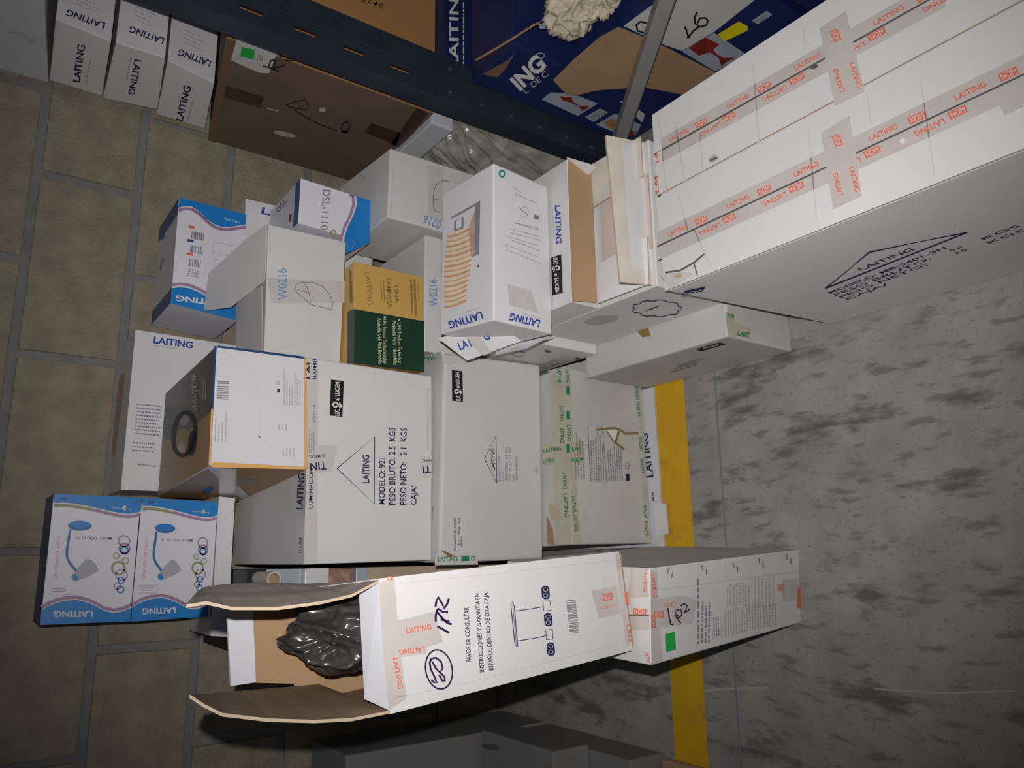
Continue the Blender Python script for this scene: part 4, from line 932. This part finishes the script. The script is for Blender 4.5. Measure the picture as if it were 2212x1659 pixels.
# flaps: read along their near edge (front plane) and far edge (rear plane)
pf = (Ic[(1, 0, 1)], I.pl['front'][1]); pb = (Ic[(1, 1, 1)], I.pl['back'][1])
def fr(p, o=0): return on_plane(p, pf[0] + pf[1] * o, pf[1])
def bk(p, o=0): return on_plane(p, pb[0] + pb[1] * o, pb[1])
ribbon('side_flap', [fr(p) for p in ((818, 1259), (760, 1290), (690, 1306), (600, 1318), (500, 1318), (445, 1306), (402, 1313))],
       [bk(p) for p in ((700, 1268), (660, 1266), (600, 1264), (540, 1264), (480, 1268), (440, 1274), (425, 1284))], .003, 'worn_liner', I.e, (1, 0, 0), 'worn_liner')
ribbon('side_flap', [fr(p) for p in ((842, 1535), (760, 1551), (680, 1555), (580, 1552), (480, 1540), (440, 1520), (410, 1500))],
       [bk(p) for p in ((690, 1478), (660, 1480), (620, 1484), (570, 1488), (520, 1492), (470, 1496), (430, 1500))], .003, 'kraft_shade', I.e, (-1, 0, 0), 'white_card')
plate('back_flap', [bk(p, -.004) for p in ((640, 1310), (545, 1311), (553, 1475), (690, 1478))], .003, 'kraft', I.e, 'white_card')
plate('back_flap', [bk(p, -.008) for p in ((546, 1312), (490, 1310), (499, 1482), (553, 1474))], .003, 'cool_card', I.e, 'white_card')
ft = [fr(p) for p in ((819, 1259), (775, 1272), (786, 1512), (842, 1535))]
for q in ft[1:3]: q += np.array([0, .045, -.012])
ft[1] = fr((775, 1272), -.03); ft[2] = fr((787, 1510), -.03)
plate('front_flap', ft, .003, 'cool_card', I.e, 'white_card')
I.pl['flapR'] = (Ic[(1, 0, 1)], np.array([-1., 0, 0])); 
# dark plastic bag inside
def lump(name, c, r, mk, parent, amp=.18, sub=4, seed=0, fq=9.0, ridge=False):
    bm = bmesh.new(); bmesh.ops.create_icosphere(bm, subdivisions=sub, radius=1)
    from mathutils import noise as nz
    for v in bm.verts:
        n = v.co.normalized(); q = n * fq * .25 + Vector((seed, 0, 0)); k = (1 + amp * (.5 - 2 * abs(nz.noise(q))) + amp * .5 * (.3 - abs(nz.noise(q * 2.3))) + amp * .25 * nz.noise(q * 5)) if ridge else 1 + amp * nz.turbulence(q, 4, True) - amp * .5
        v.co = Vector((n.x * r[0] * k + c[0], n.y * r[1] * k + c[1], n.z * r[2] * k + c[2]))
    me = bpy.data.meshes.new(name); bm.to_mesh(me); bm.free()
    for p in me.polygons: p.use_smooth = True
    return link(name, me, parent, (mk,))
I.e
bc = sum(Ic[k] for k in ((0, 0, 1), (1, 0, 1), (0, 1, 1), (1, 1, 1))) / 4
bag = bpy.data.objects.new('plastic_bag', None); C.objects.link(bag); bag.location = (bc[0], bc[1], .47); tag(bag, 'crumpled dark clear plastic bag stuffed inside the open tall carton', 'plastic bag')
lump('bag_film', (bc[0] + .012, bc[1] + .012, bc[2] - .055), (.050, .074, .105), 'dark_plastic', bag, .20, 6, 3, 7, True)
lump('wrapped_contents', (bc[0] + .014, .97, .60), (.035, .045, .14), 'black_card', bag, .05, 3, 1)
use(840, 1180, .2351)
tape(I, 'front', [(-90, 330), (50, 300), (75, 620), (110, 1000), (165, 1400), (0, 1500), (-60, 900)], 'tape', 1)
tape(I, 'front', [(-40, 740), (65, 690), (410, 600), (500, 880), (355, 925), (340, 985), (-20, 1040)], 'tape', 2)
tape(I, 'front', [(1858, 412), (2095, 365), (2140, 612), (1930, 665)], 'tape', 1); tape(I, 'front', [(2080, 70), (2115, 65), (2225, 910), (2180, 925)], 'tape', 1)
red(I, 'front', 'LAITING', (165, 802), (395, 762), 52); red(I, 'front', 'LAITING', (325, 918), (92, 952), 46); red(I, 'front', 'LAITING', (38, 1030), (88, 1312), 44)
nom(I, 'front', (1970, 498), (90, -16), 50); Pg(I, 'front', [(2165, 425), (2195, 420), (2210, 530), (2180, 535)], 'red_ink', 3, 'tape_print'); red(I, 'front', 'LAIT', (2190, 720), (2205, 890), 26); red(I, 'front', 'NOM', (-20, 320), (40, 312), 40); Fp(I, 'front', (1940, 560), (2065, 535), (1950, 590), 2, 'red_ink', .3, 3)
T(I, 'front', 'FAVOR DE CONSULTAR', (757, 1062), (733, 560), 44, 'navy_ink', .012); T(I, 'front', 'INSTRUCCIONES Y GARANTIA EN', (876, 1155), (828, 434), 40, 'navy_ink', .012); T(I, 'front', 'ESPAÑOL DENTRO DE ESTA CAJA', (960, 1138), (908, 424), 40, 'navy_ink', .012)
ln = 'navy_ink'
Ls(I, 'front', [(1132, 513), (1120, 535), (1160, 915), (1184, 926), (1152, 548)], 8, ln, 2, 'printed_drawing', True); Ls(I, 'front', [(1138, 540), (1172, 915)], 5, ln)
Ls(I, 'front', [(1162, 596), (1300, 576), (1412, 556)], 7, ln); Ls(I, 'front', [(1186, 870), (1325, 848), (1440, 822)], 7, ln)
for q in ([(1415, 505), (1480, 500), (1490, 588), (1424, 594)], [(1440, 768), (1502, 762), (1510, 852), (1448, 858)]): Ls(I, 'front', q, 7, ln, 2, 'printed_drawing', True)
for cx, cy in ((1438, 425), (1462, 675), (1486, 945)):
    q = [(cx - 38, cy - 40), (cx - 15, cy - 62), (cx + 22, cy - 60), (cx + 36, cy - 35), (cx + 42, cy + 30), (cx + 30, cy + 58), (cx - 10, cy + 62), (cx - 32, cy + 40)]
    Pg(I, 'front', q, ln, 2, 'printed_drawing')
    for s_ in (-1, 1):
        El(I, 'front', (cx + 2, cy + 26 * s_), 20, 18, 'pale_ink', 6, 3); Ls(I, 'front', [(cx - 24, cy + 30 * s_), (cx, cy + 5 * s_), (cx + 26, cy + 22 * s_)], 6, 'pale_ink', 3)
Bar(I, 'front', (1628, 500), (1662, 803), (1715, 488), 30)
for q in ([(552, 480), (535, 530), (512, 572), (485, 520), (450, 462), (435, 510), (428, 562)], [(432, 692), (430, 640), (440, 590), (452, 572), (490, 600), (545, 605)], [(440, 600), (490, 660), (530, 700), (578, 718)], [(475, 672), (555, 690)], [(445, 735), (500, 765), (555, 795)]):
    Ls(I, 'front', q, 20, 'marker', 4, 'handwriting')
El(I, 'front', (460, 1132), 122, 182, 'marker', 14, 4, 28, 'handwriting', -.18)
for q in ([(392, 1030), (375, 1070), (385, 1130), (415, 1190), (440, 1255), (415, 1250), (392, 1230)], [(392, 1030), (435, 1025), (480, 1060), (495, 1120), (470, 1160), (430, 1120), (400, 1060)], [(470, 1160), (512, 1200), (515, 1240), (490, 1235), (460, 1180)]):
    Ls(I, 'front', q, 18, 'marker', 4, 'handwriting')
for q in ([(60, 1390), (700, 1260), (1400, 1080), (2100, 900)], [(100, 340), (1000, 250), (2050, 130)]): Ls(I, 'front', q, 6, 'crease', 1, 'crease')
BOXES.append(I)

# ------------------------------------------------------------------ dim cartons at the far left, shade painted into their card
plain('shipping_carton', 'low grey carton at the bottom of the dim pile, left of the open box', 'carton', -1.0, -.396, 1.215, 1.60, 0, .10, 'shaded_card', .004)
T1 = plain('shipping_carton', 'wide shaded, stained carton on top of the low grey carton, left of the open box', 'carton', -.95, -.386, 1.335, 1.60, .101, .20, 'shaded_card', .004)
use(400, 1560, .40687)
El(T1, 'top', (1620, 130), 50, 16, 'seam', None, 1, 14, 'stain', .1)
T0 = plain('shipping_carton', 'taller shaded, stained carton of the dim pile, against the block wall', 'carton', -1.0, -.394, 1.61, 1.80, 0, .53, 'shaded_card', .004)
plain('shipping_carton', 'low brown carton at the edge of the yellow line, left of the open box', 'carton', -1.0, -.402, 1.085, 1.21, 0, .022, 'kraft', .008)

# ------------------------------------------------------------------ storage rack on the right
rack = bpy.data.objects.new('storage_rack', None); C.objects.link(rack); rack.location = (1.0, 1.28, 0); tag(rack, 'dark blue steel storage rack upright with slots and a diagonal brace', 'rack')
def slotted(name, x0, x1, y, z0, z1, th, mk, parent, holes):
    """plate in the X-Z plane with real openings; holes = list of (xc, half_w, pitch, half_h, z_start)"""
    cols = sorted(holes); xs = [x0]
    for h in cols: xs += [h[0] - h[1], h[0] + h[1]]
    xs.append(x1); V = []; Fc = []
    def quad(a, b_, c_, d_):
        o = len(V)
        V.extend([(a, y, c_), (b_, y, c_), (b_, y, d_), (a, y, d_), (a, y + th, c_), (b_, y + th, c_), (b_, y + th, d_), (a, y + th, d_)])
        Fc.extend([tuple(o + i for i in q) for q in ((0, 1, 2, 3), (7, 6, 5, 4), (0, 4, 5, 1), (1, 5, 6, 2), (2, 6, 7, 3), (3, 7, 4, 0))])
    for i in range(0, len(xs) - 1, 2): quad(xs[i], xs[i + 1], z0, z1)
    for h in cols:
        z = z0; zc = h[4]
        while zc + h[3] < z1:
            quad(h[0] - h[1], h[0] + h[1], z, zc - h[3]); z = zc + h[3]; zc += h[2]
        quad(h[0] - h[1], h[0] + h[1], z, z1)
    return mesh_py(name, V, Fc, mk, parent)
PX0, PX1, PY0, PY1 = .948, 1.050, 1.252, 1.305
slotted('upright_face', PX0, PX1, PY0, 0, 2.1, .003, 'rack_steel', rack, [(PX0 + .030, .0045, .10, .022, .62), (PX0 + .078, .0045, .10, .0045, .66)])
def bar(name, p0, p1, w_, h_, mk, parent, up=(0, 0, 1)):
    p0, p1 = np.array(p0, float), np.array(p1, float); a = p1 - p0; a /= np.linalg.norm(a); s_ = np.cross(a, up); s_ /= np.linalg.norm(s_); u_ = np.cross(s_, a)
    V = [p + s_ * i * w_ / 2 + u_ * j * h_ / 2 for p in (p0, p1) for i, j in ((-1, -1), (1, -1), (1, 1), (-1, 1))]
    o = mesh_py(name, V, [(3, 2, 1, 0), (4, 5, 6, 7), (0, 1, 5, 4), (1, 2, 6, 5), (2, 3, 7, 6), (3, 0, 4, 7)], mk, parent)
    bm = bmesh.new(); bm.from_mesh(o.data); bmesh.ops.bevel(bm, geom=bm.edges[:], offset=min(w_, h_) * .12, segments=1, affect='EDGES'); bmesh.ops.recalc_face_normals(bm, faces=bm.faces[:]); bm.to_mesh(o.data); bm.free(); return o
def slab(name, x0, x1, y0, y1, z0, z1, mk, parent, bev=.001):
    return link(name, hexa_mesh(name, rect(x0, x1, y0, y1, z0, z1), bev), parent, (mk,))
slab('upright_flange', PX0, PX0 + .003, PY0 + .003, PY1, 0, 2.1, 'rack_steel', rack)
slab('upright_flange', PX1 - .003, PX1, PY0 + .003, PY1, 0, 2.1, 'rack_steel', rack)
slab('upright_rib', PX0 + .048, PX0 + .060, PY0 - .004, PY0 - .0002, 0, 2.1, 'rack_steel', rack)
slab('foot_plate', PX0 - .01, PX1 + .01, PY0 - .01, PY1 + .02, 0, .005, 'rack_steel', rack)
for z in (.10, .18, .26, .34, .42, .50):
    for dx_ in (.020, .076):
        tube_v = slab('rivet', PX0 + dx_ - .003, PX0 + dx_ + .003, PY0 - .003, PY0 + .001, z - .003, z + .003, 'steel', rack, .001)
bar('diagonal_brace', (.965, 1.25, -.0 + .03), (.965, .30, .66), .034, .030, 'brace_steel', rack)
slab('upright_face', .93, 1.05, .25, .31, 0, 2.1, 'rack_steel', rack)

def slope(cs, dz):
    for k in cs:
        if k[1] == 0 and k[2] == 1: cs[k][2] += dz
    return cs
V = Box('shipping_carton', 'large brown carton with white label and green sticker, behind the rack upright', 'carton', slope(rect(1.0, 1.36, 1.385, 1.79, .462, .856), .072), 'kraft_dim', bev=.003)
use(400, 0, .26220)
mesh_py('front_panel', [V.cs[k] + np.array([0, -.0006, 0]) for k in FQ['front']], [(0, 1, 2, 3)], 'kraft_lit', V.e)  # sheet over the front, painted brighter where the flash strikes it
V.pl['front'] = (V.pl['front'][0] + np.array([0, -.0008, 0]), V.pl['front'][1])
for i, ch in enumerate('PCMD'): T(V, 'front', ch, (1470 + i * 45, 20 + i * 14), (1500 + i * 45, 8 + i * 14), 30, 'black_ink', .02)
sticker(V, 'left', [(430, 303), (762, 425), (690, 605), (620, 600), (540, 570), (378, 497)], 'label_white', 1, 'label'); sticker(V, 'left', [(465, 385), (572, 410), (565, 492), (455, 465)], 'green_sticker', 2)
Fp(V, 'left', (590, 500), (600, 450), (640, 505), 4, 'grey_ink', .6, 2, .1); Fp(V, 'left', (410, 495), (425, 430), (450, 505), 4, 'pale_ink', .6, 2, .2)
for q in ([(640, 545), (690, 555), (770, 590)], [(690, 545), (705, 500), (735, 495), (745, 520), (720, 560), (790, 550), (825, 530)], [(775, 475), (800, 455), (845, 470), (820, 500), (890, 500)]): Ls(V, 'left', q, 13, 'black_ink', 4, 'handwriting')
for q in ([(830, 872), (900, 838), (985, 825), (1018, 868), (1005, 908), (850, 880)], [(890, 900), (1000, 970), (1120, 1030), (1250, 1078)]): Ls(V, 'left', q, 8, 'black_card', 2)
El(V, 'left', (1320, 1048), 32, 46, 'black_card', 9, 2, 16, 'printed_drawing', .4); El(V, 'left', (1315, 1085), 28, 14, 'black_card'); El(V, 'left', (1130, 905), 28, 20, 'pale_ink', None, 2, 12, 'stain'); El(V, 'left', (820, 1105), 95, 20, 'kraft_light', None, 2, 14, 'stain', .2); Ls(V, 'left', [(670, 890), (765, 915)], 10, 'kraft_light', 2, 'stain')
tape(V, 'left', [(1480, 1090), (1535, 1015), (1770, 1095), (1740, 1200)], 'tape_brown'); tape(V, 'left', [(1910, 885), (2005, 935), (1790, 1225), (1690, 1190)], 'tape_brown'); tape(V, 'left', [(320, 700), (650, 800), (620, 890), (280, 790)], 'tape_brown')
for k0, k1 in (((0, 0, 1), (0, 1, 1)),):
    a, d_ = V.cs[k0], V.cs[k1]
    plate('worn_edge', [a + np.array([-.001, 0, .001]), d_ + np.array([-.001, 0, .001]), d_ + np.array([-.001, 0, -.016]), a + np.array([-.001, 0, -.016])], .0008, 'kraft_dark', V.e)
BOXES.append(V)

def left_box(label, q, x, wx_, mk='white_gloss', group=None):
    P = [at_x(p, x) for p in q]; cs = {}      # q = near-top, near-bottom, far-bottom, far-top of the left face
    for k, p in zip(((0, 0, 1), (0, 0, 0), (0, 1, 0), (0, 1, 1)), P):
        p = np.array([p[0], min(p[1], 1.805), p[2]]); cs[k] = p; cs[(1,) + k[1:]] = p + np.array([wx_, 0, 0])
    return Box('lamp_box', label, 'lamp box', cs, mk, group, .002)
use(0, 0, 1)
X3 = left_box('bottom of three small white LAITING boxes stacked on the brown carton', [(362, 130), (463, 180), (432, 295), (337, 250)], 1.035, .17, 'white_gloss', 'small white boxes on the brown carton')
X2 = left_box('middle of three small white LAITING boxes, its side lettering upside down', [(250, 92), (357, 125), (340, 237), (222, 212)], 1.035, .17, 'white_gloss', 'small white boxes on the brown carton')
X1 = left_box('top of three small white LAITING boxes stacked on the brown carton', [(120, 40), (240, 90), (220, 208), (107, 174)], 1.035, .17, 'white_gloss', 'small white boxes on the brown carton')
T(X1, 'left', 'LAITING', (172, 178), (184, 98), 15, 'navy_ink', .02); T(X2, 'left', 'LAITING', (291, 128), (277, 203), 15, 'navy_ink', .02); T(X3, 'left', 'LAITING', (394, 262), (413, 188), 15, 'navy_ink', .02)
for b, p0, p1 in ((X1, (228, 50), (146, 20)), (X2, (356, 83), (282, 56)), (X3, (457, 132), (388, 106))):
    T(b, 'front', 'LAITING', p0, p1, 13, 'navy_ink', .02)
    p0, p1 = np.array(p0, float), np.array(p1, float)
    for r_ in range(4): Fp(b, 'front', p1 + np.array([10, -16 - 9 * r_]), p0 + np.array([-12, -20 - 9 * r_]), p1 + np.array([10, -13 - 9 * r_]), 1, 'pale_ink', .6, 2, .2)
Fp(X1, 'left', (184, 180), (195, 120), (190, 180), 1, 'pale_ink', .5); Fp(X3, 'left', (404, 262), (420, 200), (410, 262), 1, 'pale_ink', .5); Fp(X2, 'left', (284, 125), (272, 190), (278, 125), 1, 'pale_ink', .5)
BOXES += [X1, X2, X3]
X0 = Box('shipping_carton', 'grey-white carton on top of the three small white LAITING boxes', 'carton', {k: v + np.array([0, 0, .04 * (1 - k[1])]) for k, v in rect(1.03, 1.30, 1.45, 1.80, 1.193, 1.42).items()}, 'cool_card', None, .002)
T(X0, 'left', 'LAITING', (20, 70), (75, 95), 12, 'pale_ink', .0); BOXES.append(X0)

# blue cartons inside the rack
use(0, 0, 1)
WX = 1.0
Wb = Box('shipping_carton', 'blue carton with white LAITING along its edge, under the brown carton', 'carton', rect(1.108, 1.50, 1.345, 1.80, 0, .4605), 'blue_dark', None, .003)
T(Wb, 'front', 'LAITING', (990, 150), (990, -40), 20, 'white_ink', .02); Fp(Wb, 'front', (1000, 140), (1000, -20), (1004, 140), 1, 'white_ink', .7); BOXES.append(Wb)
Wc = Box('shipping_carton', 'worn dark blue carton with white ING lettering, behind the diagonal brace', 'carton', rect(WX, 1.36, 1.082, 1.235, 0, .455), 'blue_dark', None, .003)
use(940, 0, .21700)
T(Wc, 'left', 'ING', (845, 905), (1110, 655), 150, 'white_ink', .04); T(Wc, 'left', 'L  DE C', (905, 935), (1130, 745), 55, 'pale_ink', .01); El(Wc, 'left', (1048, 553), 38, 26, 'pale_ink', 8)
Ls(Wc, 'left', [(405, 600), (560, 510), (760, 390), (990, 245), (1080, 215)], 22, 'kraft', 2, 'worn_edge'); Pg(Wc, 'left', [(1030, 240), (1090, 190), (1095, 290), (1040, 285)], 'photo_pale', 2, 'worn_edge')
Pg(Wc, 'left', [(470, 740), (720, 600), (800, 520), (700, 690), (620, 770)], 'kraft_dark', 1, 'worn_edge')
Pg(Wc, 'left', [(1060, 990), (1150, 920), (1360, 930), (1620, 1030), (1420, 1155)], 'photo_pale', 1, 'printed_photo'); Pg(Wc, 'left', [(1240, 960), (1360, 965), (1370, 1010), (1440, 1060), (1530, 1050), (1520, 1080), (1460, 1105), (1430, 1060), (1340, 1020), (1270, 1000)], 'dark_red', 2, 'printed_photo')
Pg(Wc, 'left', [(1490, 1165), (1640, 1080), (1720, 1120), (1580, 1215)], 'photo_pale', 2, 'label'); Fp(Wc, 'left', (1530, 1170), (1650, 1100), (1590, 1200), 3, 'grey_ink', .6, 3, .1)
Pg(Wc, 'left', [(1600, 1240), (1790, 1130), (2050, 1240), (2010, 1330), (1900, 1370)], 'photo_pale', 1, 'printed_photo'); Pg(Wc, 'left', [(1680, 1220), (1760, 1180), (1880, 1230), (1850, 1280), (1760, 1290)], 'dark_orange', 2, 'printed_photo'); Pg(Wc, 'left', [(1860, 1280), (1940, 1310), (2010, 1310), (1950, 1360), (1900, 1330)], 'dark_red', 2, 'printed_photo')
Pg(Wc, 'left', [(1840, 1010), (1900, 1000), (2090, 1140), (2060, 1220)], 'label_white', 2, 'label')
BOXES.append(Wc)
We = Box('shipping_carton', 'blue carton hand-lettered CC 26 with a yellow sticker and red lamp photo', 'carton', rect(WX, 1.36, .705, 1.076, 0, .312), 'blue_dark', None, .003)
use(1340, 0, .20796)
Pg(We, 'left', [(35, 270), (400, 0), (1420, -20), (970, 335), (640, 530), (390, 440)], 'label_white', 1, 'printed_panel')
for q in ([(270, 240), (210, 225), (165, 260), (180, 320), (250, 345), (330, 312)], [(405, 135), (340, 130), (305, 170), (330, 225), (400, 245), (440, 230)], [(665, 275), (690, 320), (710, 395), (690, 390)], [(705, 390), (760, 320), (815, 280)], [(800, 125), (770, 180), (780, 250), (830, 280), (895, 260), (910, 210), (880, 185), (830, 190), (800, 240)]):
    Ls(We, 'left', q, 20, 'black_ink', 3, 'handwriting')
Pg(We, 'left', [(640, 535), (975, 340), (1300, 560), (990, 745)], 'photo_pale', 2, 'printed_photo'); Pg(We, 'left', [(710, 500), (885, 388), (1030, 462), (965, 515), (1000, 560), (1075, 600), (1190, 600), (1110, 640), (1050, 690), (1020, 600), (930, 545), (815, 578)], 'dark_red', 3, 'printed_photo')
sticker(We, 'left', [(1015, 355), (1230, 222), (1320, 270), (1325, 315), (1080, 432)], 'yellow_sticker', 4); sticker(We, 'left', [(1365, 215), (1520, 112), (1580, 152), (1430, 252)], 'photo_pale', 2, 'label'); Fp(We, 'left', (1400, 220), (1520, 140), (1440, 245), 3, 'grey_ink', .6, 3, .1)
T(We, 'left', 'SALTO', (1130, 690), (1270, 610), 36, 'pale_ink', .02); Pg(We, 'left', [(1070, 710), (1100, 690), (1120, 710), (1090, 730)], 'white_ink', 3)
# torn kraft flap hanging down the side
use(1300, 0, .42202)
kf = [at_x(cv(p), WX - .012) for p in ((-250, 410), (-140, 300), (-10, 190), (85, 138), (275, 215), (610, 385), (440, 490), (300, 462), (200, 445), (90, 455), (0, 460), (-60, 470), (-130, 490), (-185, 480))]
plate('torn_flap', kf, .003, 'kraft', We.e, 'blue_dark')
BOXES.append(We)
Wg = Box('shipping_carton', 'nearest dark blue carton in the rack, beside the CC 26 carton', 'carton', rect(WX, 1.36, .33, .690, 0, .33), 'blue_dark', None, .003); BOXES.append(Wg)
wad = bpy.data.objects.new('paper_wad', None); C.objects.link(wad); wad.location = (1.07, 1.0, .313); tag(wad, 'crumpled cream wrapping paper lying on the blue cartons in the rack', 'paper')
for i, (x, y, z, r_) in enumerate(((1.055, 1.0, .362, (.042, .05, .046)), (1.10, .96, .362, (.05, .055, .046)), (1.15, 1.0, .358, (.06, .05, .042)), (1.06, .93, .345, (.045, .04, .03)))):
    lump('crumpled_sheet', (x, y, z + .012), r_, 'paper_wad', wad, .38, 5, i * 3.3, 8, True)
# wrapped bundle behind the upright, under the brown carton
bun = bpy.data.objects.new('wrapped_bundle', None); C.objects.link(bun); bun.location = (1.0, 1.55, 0); tag(bun, 'bundle of parts in creased clear plastic wrap, under the brown carton', 'bundle')
from mathutils import noise as nz
VV, FF = [], []; NU, NV = 150, 70
for iu in range(NU + 1):
    for iv in range(NV + 1):
        u, v = iu / NU, iv / NV * .87
        y = 1.325 + .465 * u; a = math.pi * (0.02 + .55 * v)
        tuck = .55 + .45 * math.sin(math.pi * min(1, max(0, u))) ** .35
        r_ = 1 + .05 * nz.noise(Vector((y * 14, v * 3, 0))) + .05 * abs(nz.noise(Vector((y * 60 + v * 5, v * 5, 3)))) + .03 * nz.noise(Vector((y * 30, v * 20, 7)))
        VV.append((1.09 - .165 * tuck * math.cos(a) ** 1 * r_ if a < math.pi / 2 else 1.09 - .165 * tuck * math.cos(a) * r_, y, min(.459, max(.001, .44 * math.sin(a) ** .7 * (.9 + .1 * tuck) * (r_ * .9 + .07)))))
for iu in range(NU):
    for iv in range(NV):
        a = iu * (NV + 1) + iv; FF.append((a, a + NV + 1, a + NV + 2, a + 1))
mesh_py('plastic_film', VV, FF, 'plastic_wrap', bun, True)
slab('pale_board', .985, 1.07, 1.40, 1.60, .40, .4605, 'cool_card', bun, .004)

for b in BOXES: b.flush()
